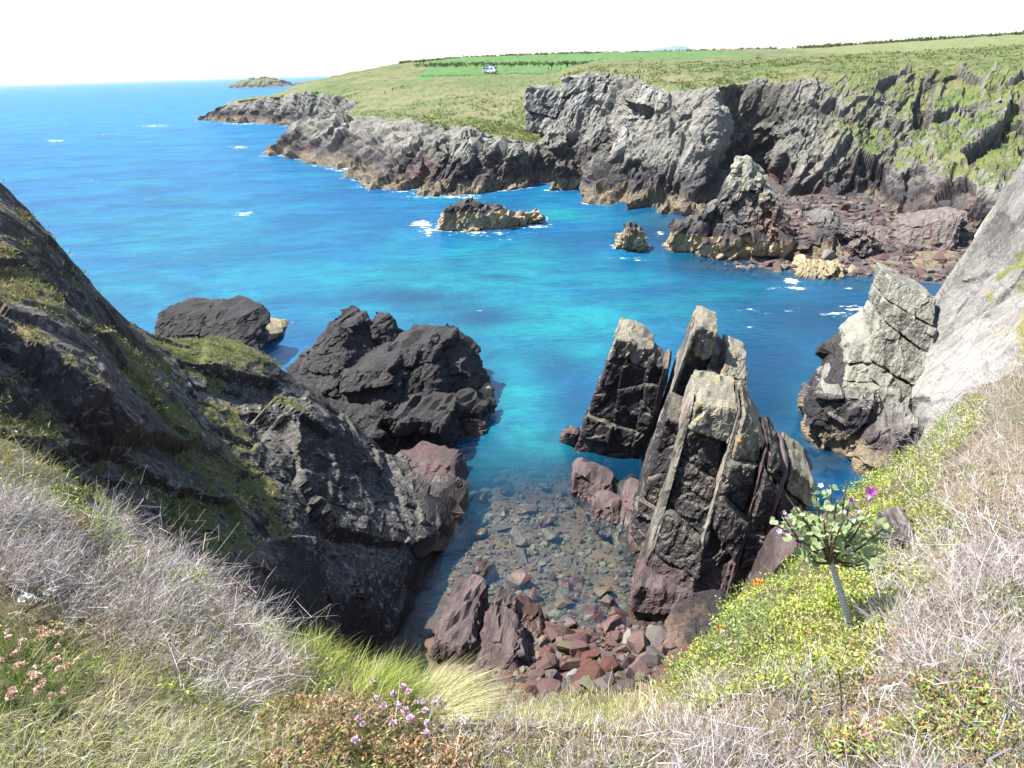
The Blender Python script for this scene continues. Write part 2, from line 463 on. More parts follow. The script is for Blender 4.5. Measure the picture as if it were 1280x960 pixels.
M_dark = rock_material('rock_dark', z_tan=0.7, z_dark=30, z_soft=0.9, dark=(0.014, 0.0125, 0.014), mid=(0.034, 0.03, 0.032), tan=(0.17, 0.115, 0.085), lichen=(0.2, 0.19, 0.17), lich_amt=0.12, red_amt=0.3, red=(0.09, 0.05, 0.05), size=0.9, bumpd=0.05)
M_ochre = rock_material('rock_ochre', streak_dark=.75, z_tan=2.6, z_dark=30, z_soft=1.2, tan=(0.40, 0.32, 0.195), dark=(0.022, 0.02, 0.022), mid=(0.06, 0.053, 0.053), lichen=(0.25, 0.22, 0.17), lich_amt=0.2, red_amt=0.15, size=1.6)

# ---- seabed and beaches
def bed_z(x, y):
    near = np.where(y < 25.5, (25.5 - y) * 0.2, -(y - 25.5) * 0.125)
    near = np.where((x < -9) | (x > 16), near - 0.25 * np.maximum(np.abs(x - 3.5) - 12.5, 0), near)
    s = 0.5 * (x - 35) + 0.85 * (y - 89)
    far = np.minimum(np.minimum(np.where(s > 0, 0.05, 0.22) * s, 0.15 * (x - 31)), 3.0)
    z = np.maximum(np.maximum(near, far), -6.5)
    return np.minimum(z, 3.2)
gx, gy = np.meshgrid(np.linspace(-60, 110, 200), np.concatenate([np.linspace(8, 60, 120), np.linspace(61, 180, 60)]), indexing='ij')
bz = bed_z(gx, gy)
pb = np.stack([gx.ravel(), gy.ravel(), bz.ravel()], -1)
pb[:, 2] += 0.18 * fbm(pb / np.array([1.5, 1.5, 1]), 3, 4) * sstep(180, 30, pb[:, 1]) + 0.3 * fbm(pb / 7.0, 3, 8)
t = NT('shingle_bed')
pos = t.pos()
bn, bf = t.noise(pos, 0.8, 5, 0.7), t.noise(pos, 5.0, 5, 0.7)
edge = bf
c = t.mix(t.ramp(bn, 0.35, 0.65), (0.06, 0.033, 0.026), (0.16, 0.085, 0.06))
c = t.mix(t.ramp(bf, 0.45, 0.62), c, (0.10, 0.085, 0.055))
sepb = t.n('ShaderNodeSeparateXYZ'); t.put(sepb.inputs[0], pos)
c = t.mix(t.ramp(sepb.outputs[1], 55, 75), c, t.mix(bf, (0.04, 0.036, 0.038), (0.12, 0.105, 0.1)))
c = t.mix(t.attr('sand'), c, (0.5, 0.47, 0.38))
M_bed = t.done(t.principled(c, 0.6, t.bump(bf, 1.0, 0.1)))
sand_c = [W(655, 545, -3), W(640, 500, -4), W(670, 470, -4)]
sand = np.zeros(len(pb))
for cpt, r in zip(sand_c, (4.5, 4.5, 6)):
    sand = np.maximum(sand, np.exp(-((pb[:, 0] - cpt[0]) ** 2 + (pb[:, 1] - cpt[1]) ** 2) / r ** 2))
seabed = tag(obj('seabed', mesh_np('seabed', pb, grid_faces(*gx.shape)[:, ::-1], True, {'sand': sstep(0.3, 0.8, sand)}), M_bed), kind='structure')

# ---- the sea: one sheet out to the horizon
ys = np.concatenate([np.linspace(9, 60, 150, endpoint=False), np.geomspace(60, 400, 170, endpoint=False), np.geomspace(400, 40000, 60)])
th = np.tan(np.radians(np.concatenate([np.linspace(-72, -42, 12, endpoint=False), np.linspace(-42, 42, 180), np.linspace(44.5, 72, 12)])))
SX = ys[None, :] * th[:, None]; SY = np.repeat(ys[None, :], len(th), 0)
ps = np.stack([SX.ravel(), SY.ravel(), np.zeros(SX.size)], -1)
pxs = project(ps)
def blobs(lst):
    r = np.zeros(len(ps))
    wob = 1 + 0.45 * fbm(ps / np.maximum(ps[:, 1:2] * 0.05, 2.0), 3, 21)
    for (bx, by, rx, ry, a) in lst:
        d = ((pxs[:, 0] - bx) / rx) ** 2 + ((pxs[:, 1] - by) / ry) ** 2
        r = np.maximum(r, a * np.exp(-d * wob))
    return r
sand_w = blobs([(700, 268, 30, 7, 1.0), (640, 330, 110, 22, .75), (760, 350, 90, 16, .7), (560, 345, 170, 30, .7), (700, 400, 170, 34, .8), (480, 385, 110, 26, .5), (880, 370, 70, 20, .6), (820, 385, 90, 16, .75), (420, 345, 140, 26, .5),
                (640, 500, 55, 40, .85), (635, 575, 60, 36, .6), (690, 555, 40, 30, .6), (655, 545, 38, 26, 1.0), (690, 520, 40, 25, .65), (650, 445, 90, 24, .75), (560, 415, 60, 16, .45), (250, 300, 160, 30, .28), (150, 360, 120, 30, .35), (700, 440, 80, 20, .7)])
weed_w = blobs([(600, 397, 60, 15, 1.0), (520, 372, 66, 11, 1.0), (560, 385, 50, 10, .8), (622, 347, 22, 5, .7), (820, 290, 60, 14, .7), (720, 300, 40, 8, .35), (930, 330, 100, 24, .9), (1010, 400, 130, 45, 1.0), (850, 300, 70, 14, .8), (700, 460, 40, 22, .65),
                (960, 450, 90, 75, .95), (610, 470, 26, 40, .55), (720, 500, 30, 40, .6), (640, 590, 90, 25, .35), (860, 360, 70, 8, .5), (440, 375, 30, 8, .3)])
bzs = bed_z(ps[:, 0], ps[:, 1])
shal = sstep(-3.4, -1.2, bzs) * (pxs[:, 1] > 380) + 0.55 * sstep(-2.4, -0.3, bzs) * (pxs[:, 1] <= 380)
shal = np.maximum(shal, 0.6 * blobs([(960, 520, 60, 55, 1), (1040, 570, 60, 40, 1.2), (900, 335, 80, 14, .5)]))
shal = shal * (1 - 0.65 * blobs([(650, 515, 60, 62, 1.0)]))
foam = blobs([(302, 267, 15, 3.2, .55), (70, 176, 18, 2.2, .5), (190, 157, 30, 2.0, .5), (130, 168, 60, 1.6, .3), (300, 184, 14, 2, .5), (115, 226, 22, 2.2, .3), (528, 280, 14, 5, .75), (535, 290, 10, 8, .6), (668, 282, 20, 4, .5),
              (610, 292, 60, 4, .4), (440, 211, 30, 3, .6), (470, 231, 25, 3, .7), (560, 246, 60, 3, .5), (350, 410, 12, 6, .6), (345, 418, 10, 8, .5),
              (395, 203, 18, 2.2, .55), (990, 352, 12, 6, .7), (1000, 361, 60, 3, .45), (825, 292, 10, 4, .6), (790, 323, 30, 3, .5), (970, 388, 60, 6, .3), (1050, 392, 50, 5, .42), (1080, 385, 30, 6, .45), (930, 410, 30, 10, .2),  # wide faint streaks right of the stacks are sun glints painted white
              (300, 154, 40, 1.5, .5), (250, 150, 14, 2, .5), (606, 390, 12, 2, .4), (330, 195, 10, 2, .4), (640, 300, 40, 3, .25), (350, 262, 10, 1.5, .35)])
t = NT('sea_water')
pos = t.pos()
sand_a, weed_a, shal_a, foam_a = t.attr('sand'), t.attr('weed'), t.attr('shallow'), t.attr('foam')
sep = t.n('ShaderNodeSeparateXYZ'); t.put(sep.inputs[0], pos)
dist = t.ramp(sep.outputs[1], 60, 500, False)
wv = t.n('ShaderNodeVectorMath', operation='MULTIPLY'); t.put(wv.inputs[0], pos); wv.inputs[1].default_value = (0.55, 1.0, 1.0)
patch = t.noise(pos, 0.045, 5, 0.65)
rip = t.noise(wv.outputs[0], 1.5, 5, 0.6, 0.4)
rip2 = t.noise(wv.outputs[0], 0.28, 4, 0.6, 0.3)
rip3 = t.noise(wv.outputs[0], 0.075, 5, 0.68, 0.5)
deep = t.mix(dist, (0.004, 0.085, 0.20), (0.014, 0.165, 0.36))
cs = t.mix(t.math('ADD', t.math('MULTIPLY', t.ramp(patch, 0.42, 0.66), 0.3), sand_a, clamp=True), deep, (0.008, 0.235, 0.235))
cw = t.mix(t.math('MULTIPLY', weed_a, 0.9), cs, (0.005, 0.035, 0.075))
cw = t.mix(t.math('MULTIPLY', t.ramp(rip3, 0.45, 0.58), 0.75), cw, t.mix(0.5, cw, (0.003, 0.04, 0.10)))  # light and dark ripple faces painted into the water colour, here and below
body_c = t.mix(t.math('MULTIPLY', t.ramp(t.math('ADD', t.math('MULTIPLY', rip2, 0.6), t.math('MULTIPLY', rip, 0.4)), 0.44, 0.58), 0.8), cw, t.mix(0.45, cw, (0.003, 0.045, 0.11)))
h = t.math('ADD', t.math('MULTIPLY', rip, 0.12), t.math('ADD', t.math('MULTIPLY', rip2, 0.42), t.math('MULTIPLY', rip3, 0.8)))
nrm = t.bump(h, 0.9, 1.0)
body = t.n('ShaderNodeBsdfDiffuse'); t.put(body.inputs[0], body_c); t.put(body.inputs['Normal'], nrm)
clear = t.n('ShaderNodeBsdfTransparent'); t.put(clear.inputs[0], (0.88, 0.95, 0.87))
m1 = t.n('ShaderNodeMixShader'); t.put(m1.inputs[0], t.math('MULTIPLY', shal_a, 0.93)); t.put(m1.inputs[1], body.outputs[0]); t.put(m1.inputs[2], clear.outputs[0])
gl = t.n('ShaderNodeBsdfGlossy'); gl.inputs['Roughness'].default_value = 0.16; t.put(gl.inputs['Normal'], nrm)
t.put(gl.inputs[0], (0.6, 0.66, 0.72))
fr = t.n('ShaderNodeFresnel'); fr.inputs[0].default_value = 1.33; t.put(fr.inputs['Normal'], nrm)
m2 = t.n('ShaderNodeMixShader'); t.put(m2.inputs[0], t.math('MULTIPLY', t.math('MINIMUM', t.math('MULTIPLY', fr.outputs[0], 0.75), 0.24), t.math('SUBTRACT', 1.0, t.math('MULTIPLY', shal_a, 0.65))))
t.put(m2.inputs[1], m1.outputs[0]); t.put(m2.inputs[2], gl.outputs[0])
ff = t.ramp(t.math('ADD', foam_a, t.math('MULTIPLY', t.math('SUBTRACT', t.noise(wv.outputs[0], 0.9, 8, 0.8), 0.5), 2.6)), 0.42, 0.62)
ff = t.math('MULTIPLY', ff, t.ramp(foam_a, 0.04, 0.2))
fd = t.n('ShaderNodeBsdfDiffuse'); t.put(fd.inputs[0], (0.8, 0.83, 0.84))
m3 = t.n('ShaderNodeMixShader'); t.put(m3.inputs[0], t.math('MULTIPLY', ff, 0.85)); t.put(m3.inputs[1], m2.outputs[0]); t.put(m3.inputs[2], fd.outputs[0])
M_sea = t.done(m3.outputs[0])
sea = tag(obj('sea', mesh_np('sea', ps, grid_faces(*SX.shape)[:, ::-1], True, {'sand': sand_w, 'weed': weed_w, 'shallow': shal, 'foam': foam}), M_sea), kind='structure')

# ---- the far coast: stations along the shore, each a profile from the water to the skyline
def station(pts, ws):
    out = []
    for c, w in zip(pts, ws):
        out.append([*pt(c), w])
    return out
WSL = (1, 1, 1, 0.97, 0.6, 0.3, 0.05, 0.02, 0.0, 0.0, 0.0, 0.0, 0.0)
WSR = (1, 1, 1, 1, 1, 0.9, 0.45, 0.3, 0.05, 0.0, 0.0, 0.0, 0.0)
def st(foot, ledge, mid, top, g1, g2, sky_):
    """foot (px,py[,z or None]); others px,py,Y"""
    f = W(foot[0], foot[1], 0.0) if len(foot) == 2 else P(*foot)
    sub = f + np.array([0, -1.5, -3.0 - max(f[2], 0)])
    s = P(*sky_)
    back = s + np.array([0.06 * s[0] * (s[0] > 0), 40, -9])
    a = P(*g2)
    tp, b = P(*top), P(*g1)
    pts = [sub, f, P(*ledge), P(*mid), tp, tp + (b - tp) * 0.14, b, b + (a - b) * 0.16, a, a + (s - a) * 0.2, a + (s - a) * 0.5, s, back]
    return [[*a, w] for a, w in zip(pts, WSR if foot[0] > 700 else WSL)]
ST = [
    st((246, 149.5), (250, 147, 488), (254, 144, 489), (258, 141, 490), (262, 140, 492), (266, 140, 495), (270, 141, 498)),
    st((262, 151), (268, 145, 478), (276, 138, 481), (285, 130, 484), (292, 126, 490), (298, 125, 500), (304, 125, 512)),
    st((300, 154), (305, 146, 452), (312, 135, 455), (320, 124, 462), (328, 121, 472), (336, 120, 485), (344, 119, 500)),
    st((338, 156), (342, 147, 425), (348, 136, 428), (352, 121, 434), (360, 117, 446), (368, 112, 462), (378, 106, 490)),
    st((368, 158), (372, 150, 398), (378, 140, 401), (382, 118, 405), (392, 112, 420), (402, 105, 445), (414, 97, 490)),
    st((392, 161), (396, 152, 378), (402, 140, 381), (408, 121, 386), (424, 112, 404), (436, 103, 435), (450, 89, 500)),
    st((418, 168), (424, 158, 336), (434, 148, 341), (444, 131, 348), (462, 118, 372), (478, 103, 415), (496, 80, 510)),
    st((336, 188.5), (346, 179, 268), (372, 158, 278), (424, 149, 298), (482, 126, 335), (510, 104, 390), (530, 77, 520)),
    st((372, 199), (384, 188, 238), (410, 164, 250), (462, 148, 272), (512, 130, 305), (540, 105, 370), (562, 74, 530)),
    st((425, 216), (436, 204, 204), (462, 180, 216), (505, 153, 238), (545, 138, 268), (572, 108, 345), (595, 71, 540)),
    st((470, 233), (482, 220, 178), (508, 196, 188), (545, 160, 212), (575, 146, 240), (605, 112, 320), (630, 70, 545)),
    st((525, 243), (536, 228, 168), (562, 200, 178), (590, 168, 198), (610, 152, 225), (635, 118, 300), (665, 69, 550)),
    st((590, 244), (598, 228, 164), (615, 200, 172), (628, 178, 190), (640, 158, 212), (655, 122, 275), (700, 68, 560)),
    st((640, 236), (645, 220, 170), (652, 198, 177), (655, 182, 190), (655, 165, 205), (668, 125, 250), (720, 67, 570)),
    st((680, 222), (682, 212, 182), (682, 198, 188), (680, 178, 198), (676, 150, 210), (688, 108, 238), (745, 67, 575)),
    st((712, 215), (715, 205, 190), (718, 180, 196), (715, 140, 204), (722, 97, 214), (735, 88, 260), (770, 66, 580)),
    st((742, 220), (744, 210, 184), (750, 180, 190), (765, 140, 198), (775, 95, 206), (785, 84, 260), (800, 66, 585)),
    st((760, 235), (764, 220, 166), (776, 190, 172), (790, 150, 182), (800, 104, 192), (808, 86, 245), (825, 65, 590)),
    st((738, 252), (752, 226, 148), (772, 180, 154), (792, 135, 162), (806, 106, 170), (815, 90, 215), (845, 65, 595)),
    st((775, 260), (786, 232, 141), (802, 185, 147), (818, 140, 154), (828, 113, 161), (835, 94, 200), (870, 64, 600)),
    st((825, 265), (832, 238, 137), (842, 190, 142), (855, 145, 149), (865, 113, 156), (870, 92, 195), (905, 63, 600)),
    st((870, 270), (875, 244, 132), (880, 200, 137), (888, 150, 144), (895, 108, 150), (900, 90, 195), (945, 62, 600)),
    st((905, 262, 138), (908, 240, 143), (912, 200, 148), (916, 155, 152), (920, 103, 157), (928, 87, 200), (975, 62, 600)),
    st((940, 258, 140), (944, 240, 146), (948, 205, 150), (950, 155, 153), (952, 100, 157), (960, 84, 200), (1010, 61, 600)),
    st((975, 256, 131), (976, 235, 134), (978, 195, 138), (982, 150, 145), (988, 101, 152), (1000, 82, 200), (1050, 59, 600)),
    st((1015, 256, 126), (1016, 236, 129), (1022, 205, 134), (1030, 155, 142), (1040, 97, 151), (1050, 80, 200), (1100, 55, 600)),
    st((1060, 258, 122), (1060, 240, 125), (1066, 210, 131), (1075, 155, 140), (1090, 93, 150), (1100, 78, 200), (1150, 52, 600)),
    st((1105, 262, 117), (1108, 236, 122), (1118, 200, 130), (1128, 150, 140), (1142, 92, 150), (1155, 76, 200), (1205, 48, 600)),
    st((1150, 262, 112), (1155, 238, 117), (1165, 200, 126), (1176, 150, 137), (1192, 88, 150), (1205, 73, 200), (1260, 45, 600)),
    st((1200, 260, 106), (1208, 235, 111), (1218, 195, 121), (1230, 145, 133), (1248, 84, 148), (1262, 70, 200), (1320, 41, 600)),
    st((1260, 258, 100), (1268, 230, 106), (1278, 190, 116), (1292, 140, 130), (1312, 80, 146), (1330, 67, 200), (1390, 37, 600)),
    st((1340, 262, 95), (1348, 230, 101), (1358, 190, 112), (1372, 135, 127), (1395, 76, 144), (1410, 64, 200), (1480, 33, 600)),
]
fc = dense_net(np.array(ST), 1.55, cap=60)
Gf, wf_ = fc[..., :3].copy(), np.clip(fc[..., 3], 0, 1)
LF = ((15, 26, 6.5, 4.0), (5.5, 8, 2.6, 1.9), (2.0, 3.0, 1.1, 0.7), (1.0, 1.5, .6, .25))
def veg_far(q, n, w):
    s = fbm(q / 9.0, 4, 33)
    px = project(q)
    green = sstep(0.45, 0.75, n[:, 2] + 0.22 * s) * sstep(5, 9, q[:, 2] + 2 * s)
    right = sstep(985, 1060, px[:, 0])
    cliffv = green * (0.15 + 0.6 * right)
    return np.clip(np.maximum(sstep(0.52, 0.25, w + 0.07 * s), cliffv), 0, 1)
q, n2, at = finish_rock(Gf, wf_, LF, 11, veg_far, lumps=0.55, lump_size=6.0)
# pasture and bracken tones, as laid out on the ground
fpx = project(Gf.reshape(-1, 3))
fld = ((q[:, 1] > 395) & (q[:, 1] < 545) & (q[:, 0] > -45) & (q[:, 0] < 130)) * 1.0
at['field'] = fld
at['hay'] = ((q[:, 1] > 300) & (q[:, 0] > 60 + 0.25 * q[:, 1])) * 1.0
t = NT('far_coast')
rock_shader = M_far
far_coast = tag(obj('headland', mesh_np('headland', q, grid_faces(*Gf.shape[:2]), False, at), rock_shader), kind='structure')

# ---- island, far hills
def hump(name, pxs_, base, prof, Y, depth, mat, seed, amp):
    cols = []
    for x, ytop in zip(pxs_, prof):
        b0 = P(x, base, Y); b0[2] = min(b0[2], 0.5) if mat is not M_hill else b0[2]
        tp = P(x, ytop, Y + depth * 0.45)
        r = [b0 + np.array([0, 0, -4]), b0, b0 * 0.35 + tp * 0.65 + np.array([0, -depth * .12, 0]), tp, tp * 0.6 + b0 * 0.4 + np.array([0, depth * .5, 0]), b0 + np.array([0, depth, -4])]
        cols.append([[*a, 1] for a in r])
    g = dense_net(np.array(cols), 0.8, cap=30)
    G = g[..., :3]
    q, n2, at = finish_rock(G, g[..., 3] * 1.0, ((30, 30, 12, amp), (10, 10, 5, amp * .4)) if mat is not M_hill else ((300, 300, 300, amp), (150, 150, 150, amp * .4)), seed,
                            lambda q, n, w: sstep(0.35, 0.7, n[:, 2]) * sstep(5, 10, q[:, 2]))
    return tag(obj(name, mesh_np(name, q, grid_faces(*G.shape[:2]), False, at), mat), kind='structure')
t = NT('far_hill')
M_hill = t.done(t.principled(t.mix(t.noise(t.pos(), 0.004, 4), (0.10, 0.15, 0.16), (0.16, 0.21, 0.2)), 0.95))  # blue of the distant haze is painted into the hill colour
hump('island', [288, 296, 304, 314, 326, 338, 350, 358, 366], 108.2, [107.5, 104, 101, 98, 96.5, 97.5, 100.5, 104, 107.5], 1900, 130, rock_shader, 3, 5.0)
hump('skerry', [368, 374, 380, 388, 394, 400], 103.4, [103.2, 102.6, 102, 101.8, 102.6, 103.2], 2300, 60, rock_shader, 5, 1.5)
hump('hill', [790, 805, 820, 834, 842, 850, 858, 868, 880], 75, [64, 62.5, 60, 58.5, 57.2, 57, 58.6, 61.5, 64], 5200, 500, M_hill, 9, 5)
hump('hill', [690, 705, 720, 730, 740, 755, 770], 78, [67, 66, 64.8, 64.2, 64.8, 66, 67], 5200, 500, M_hill, 10, 5)
hump('hill', [915, 925, 934, 945, 956], 75, [63, 60.5, 59.5, 60.5, 63], 5600, 500, M_hill, 12, 5)

# ---- left headland
def net(cols, ws):
    return np.array([[[*(a if isinstance(a, np.ndarray) else P(*a)), w] for a, w in zip(c, ws)] for c in cols])
v3 = lambda *a: np.array(a, float)
def lc(ridge, *pts_, base):
    r = P(*ridge)
    back = v3(r[0] - 9, r[1] + 7, -1.0); back2 = r + v3(-2.0, 1.6, -1.2)
    return [back, back2, r] + [P(*p_) for p_ in pts_] + [base, base + v3(0.3, 0, -2.0)]
LW = (0.3, 0.3, 0.3, 0.75, 0.9, 0.75, 0.6, 0.5, 0.5)
LC = [
    lc((-330, 95, 20), (-300, 250, 15), (-260, 420, 11), (-200, 600, 8.5), (-120, 760, 7.5), base=v3(-7.5, 8, -1)),
    lc((-130, 185, 22), (-100, 310, 18), (-60, 450, 14), (-10, 590, 11.5), (60, 720, 10), base=v3(-7.0, 12, -1)),
    lc((-50, 228, 23.4), (-20, 335, 20), (30, 465, 16), (80, 595, 13.5), (140, 725, 11.5), base=v3(-6.8, 14, -1)),
    lc((0, 256, 24.2), (35, 355, 21), (85, 475, 17.5), (140, 600, 15), (205, 725, 13), base=v3(-6.5, 16, -1)),
    lc((55, 296, 25.5), (95, 390, 22.6), (150, 505, 19.5), (210, 625, 17), (265, 735, 15), base=v3(-6.2, 18.5, -1)),
    lc((105, 345, 27.2), (150, 430, 24.2), (215, 535, 21), (275, 645, 18.6), (330, 745, 17), base=v3(-5.8, 20.5, -1)),
    lc((150, 392, 29.2), (200, 470, 26.5), (265, 558, 23.5), (330, 655, 21.2), (380, 755, 19.8), base=W(440, 872, -0.5)),
    lc((205, 432, 32), (255, 500, 29), (315, 575, 26.2), (380, 660, 23.8), (412, 755, 22.6), base=W(468, 835, -0.5)),
    lc((262, 432, 36), (300, 490, 32.5), (355, 565, 29), (405, 655, 27), (455, 735, 25.6), base=W(508, 775, -0.5)),
    lc((318, 440, 38.5), (350, 490, 35.5), (400, 560, 32), (450, 640, 30), (497, 695, 29), base=W(540, 718, -0.5)),
    lc((375, 474, 40.5), (405, 515, 38), (445, 572, 35), (500, 632, 32.8), (525, 665, 32), base=W(556, 682, -0.5)),
    lc((425, 512, 41.5), (450, 545, 39.5), (485, 588, 37.2), (525, 628, 35.8), (542, 640, 35.2), base=W(564, 655, -0.5)),
    lc((462, 548, 41.5), (482, 568, 40.4), (512, 588, 39), (540, 606, 38), (560, 615, 37.4), base=W(578, 628, -0.5)),
    lc((492, 574, 42), (505, 578, 41.5), (530, 582, 41), (550, 588, 40.5), (563, 593, 40), base=W(577, 600, -0.8)),
]
LN = net(LC, LW)
gl_ = dense_net(LN, 2.0, cap=80)
Gl, wl = gl_[..., :3].copy(), gl_[..., 3]
def veg_left(q, n, w):
    s = fbm(q / 2.2, 4, 61)
    px = project(q)
    hi = sstep(7.5, 10.5, q[:, 2] + 1.2 * s)
    return np.clip(hi * sstep(0.36, 0.74, n[:, 2] + 0.38 * s), 0, 1)
ql, nl, al = finish_rock(Gl, wl, ((7, 11, 4.0, 1.15), (2.6, 3.6, 1.8, 0.5), (1.0, 1.3, 0.8, 0.16), (.5, .6, .4, .06)), 23, veg_left, sharp=(90, 70, 50))
left_cliff = tag(obj('cliff', mesh_np('cliff', ql, grid_faces(*Gl.shape[:2]), False, al), M_left), kind='structure')

# ---- right cliff: the pale bedding slab
RW = (0.3, 0.5, .45, .45, .5, .55, .7, 1)
RCOL = [
    [P(1420, 60, 78), P(1370, 120, 74), P(1330, 200, 70), P(1300, 270, 66), P(1270, 320, 63), P(1230, 350, 62), v3(33, 60, 1), v3(32, 58, -2)],
    [P(1400, 60, 64), P(1340, 115, 61), P(1310, 170, 59), P(1278, 225, 57), P(1245, 280, 56), P(1210, 335, 55), v3(31, 53.5, 1), v3(29.5, 53, -2)],
    [P(1420, 60, 55), P(1330, 110, 53), P(1286, 182, 52), P(1244, 258, 51), P(1210, 312, 50), P(1170, 372, 48.5), P(1138, 430, 47.2), W(1100, 505, -2)],
    [P(1440, 110, 48), P(1360, 180, 47), P(1306, 250, 46.5), P(1260, 320, 46), P(1222, 372, 45.2), P(1180, 432, 44), P(1140, 495, 43), W(1090, 560, -2)],
    [P(1470, 180, 43), P(1390, 250, 42.5), P(1326, 320, 42), P(1280, 380, 41.5), P(1235, 430, 41), P(1190, 482, 40.5), P(1145, 540, 39.5), W(1085, 600, -2)],
    [P(1500, 260, 38), P(1420, 330, 37.5), P(1350, 400, 37), P(1300, 450, 36.8), P(1250, 500, 36.4), P(1200, 545, 36), P(1150, 600, 35.2), W(1080, 650, -2)],
    [P(1540, 350, 31), P(1450, 430, 31), P(1380, 490, 31), P(1320, 545, 31), P(1265, 590, 31), P(1210, 630, 31), P(1150, 690, 30.5), W(1080, 730, -2)],
    [P(1600, 450, 22), P(1500, 540, 22), P(1420, 610, 22), P(1350, 680, 22), P(1290, 740, 22), P(1230, 800, 22), P(1170, 870, 22), W(1090, 930, -2)],
]
rn = dense_net(net(RCOL, RW), 2.1, cap=70)
Gr, wr = rn[..., :3].copy(), rn[..., 3]
BR = bed_frame(62, 8)
def veg_right(q, n, w):
    s = fbm(q / 1.8, 4, 71); px = project(q)
    upper = sstep(0.0, 0.8, 0.9 * s + sstep(40, -30, px[:, 1] - (330 + (1280 - px[:, 0]) * 0.9) + 60 * s) * 0) 
    a = sstep(1235, 1290, px[:, 0] + 25 * s - np.maximum(px[:, 1] - 330, 0) * 0.25)
    a = a * sstep(290, 330, px[:, 1])
    return np.clip(a * 0.75 * sstep(-0.25, 0.3, s) + 0.62 * sstep(0.8, 1.2, s) * sstep(3, 6, q[:, 2]), 0, 1)
qr_, nr_, ar_ = finish_rock(Gr, wr, ((12, 14, 3.0, 1.3), (3.2, 6.0, 1.3, 0.7), (1.2, 2.2, 0.6, 0.26), (.5, .8, .3, .08)), 37, veg_right, BR)
right_cliff = tag(obj('cliff', mesh_np('cliff', qr_, grid_faces(*Gr.shape[:2]), False, ar_), M_right), kind='structure')
# ================================================================== ROCKS IN THE WATER
M_wet = rock_material('rock_wet_red', streak_dark=0.8, z_tan=-2, z_dark=30, dark=(0.06, 0.024, 0.02), mid=(0.14, 0.06, 0.05), lich_amt=0, red_amt=0.6, red=(0.13, 0.04, 0.032), size=0.7, bumpd=0.04, z_wet=2.5)
M_lich = rock_material('rock_lichened', streak_dark=0.7, z_tan=-3, z_dark=-2, upper=(0.21, 0.19, 0.15), lichen=(0.29, 0.27, 0.2), lich_amt=.6, red_amt=0, ochre_amt=1.0, size=.7, bumpd=.045)
M_lgrey = rock_material('rock_grey_block', streak_dark=.75, z_tan=1.4, z_dark=3.2, z_soft=1.2, upper=(0.22, 0.21, 0.17), lichen=(0.29, 0.285, 0.23), lich_amt=.5, red_amt=.1, size=.9)
M_sk = rock_material('rock_skerry', streak_dark=.8, z_tan=2.9, z_dark=30, z_soft=.8, tan=(0.42, 0.34, 0.21), dark=(0.022, 0.02, 0.022), mid=(0.06, 0.053, 0.053), lich_amt=0.1, red_amt=0.1, size=1.4)
LS = ((1.7, 1.6, .9, .42), (.75, .75, .45, .17), (.32, .32, .2, .06))
LM = ((2.7, 2.5, 1.3, .95), (1.1, 1.1, .6, .34), (.45, .45, .28, .1))
LB = ((5, 5, 2.4, 2.2), (1.9, 1.9, 1.0, .8), (.8, .8, .45, .25))

EDGE = ((4, 4, .6, .12), (1.2, 1.2, .4, .07), (.4, .4, .2, .03))
# stack with a squared head (left of the fin)
e = empty('sea_stack', W(760, 575), 'dark blocky sea stack with squared lichen-grey head left of the tall fin', 'sea stack')
bed(e, M_stack, (714, 576, None), (758, 584, None), (790, 424, 43), (770, 422, 43), 4.2, 5, 101, base_mat=M_base, top_mat=M_lich)
bed(e, M_stack, (752, 584, None), (792, 586, None), (814, 440, 42.6), (786, 426, 42.8), 4.0, 6, 102, base_mat=M_base, top_mat=M_lich)
bed(e, M_stack, (786, 586, None), (800, 586, None), (828, 462, 42.0), (812, 448, 42.2), 3.6, 5, 103, base_mat=M_base)
slab('rock_slab', (797, 588, None), (806, 588, None), (838, 456, 41.6), (829, 458, 41.6), 3.0, M_stack, e, 104, layers=EDGE)
# tall fin
e = empty('sea_stack', W(830, 600), 'tall leaning rock fin with orange lichen tip and pale left edge', 'sea stack')
slab('rock_slab', (796, 612, None), (803, 612, None), (872, 408, 40.4), (867, 411, 40.4), 4.2, M_edge, e, 112, layers=EDGE)
bed(e, M_stack, (802, 604, None), (842, 604, None), (897, 414, 40.6), (871, 406, 40.6), 4.0, 5, 111, jut=.22, top_mat=M_lich)
bed(e, M_stack, (842, 590, 35.5), (878, 580, 35.5), (906, 446, 41), (892, 436, 41), 3.2, 5, 113)
# shoulder block
e = empty('sea_stack', W(900, 560), 'short dark square rock block standing right of the tall fin', 'sea stack')
bed(e, M_stack, (872, 575, 35.6), (936, 575, 35.6), (931, 442, 41), (906, 438, 41), 2.8, 4, 121, top_mat=M_lich)
# main stack of steep beds
e = empty('sea_stack', W(840, 775), 'broad black sea stack of steep parallel rock beds with pale bed edges', 'sea stack')
bed(e, M_stack, (776, 700, None), (802, 720, None), (854, 530, 33.2), (832, 528, 33.2), 4.0, 6, 131, base_mat=M_base)
slab('rock_slab', (786, 775, None), (794, 778, None), (868, 506, 32.1), (863, 508, 32.1), 4.4, M_edge, e, 132, layers=EDGE)
bed(e, M_stack, (794, 776, None), (852, 792, None), (921, 512, 32.3), (867, 500, 32.3), 4.4, 7, 133, base_mat=M_base, top_mat=M_lich, jut=.45)
slab('rock_slab', (845, 792, None), (852, 792, None), (928, 518, 31.9), (923, 515, 31.9), 4.2, M_edge, e, 135, layers=EDGE)
bed(e, M_stack, (850, 792, None), (896, 784, None), (956, 552, 31.4), (929, 520, 31.6), 4.4, 7, 136, base_mat=M_base, top_mat=M_lich, jut=.45)
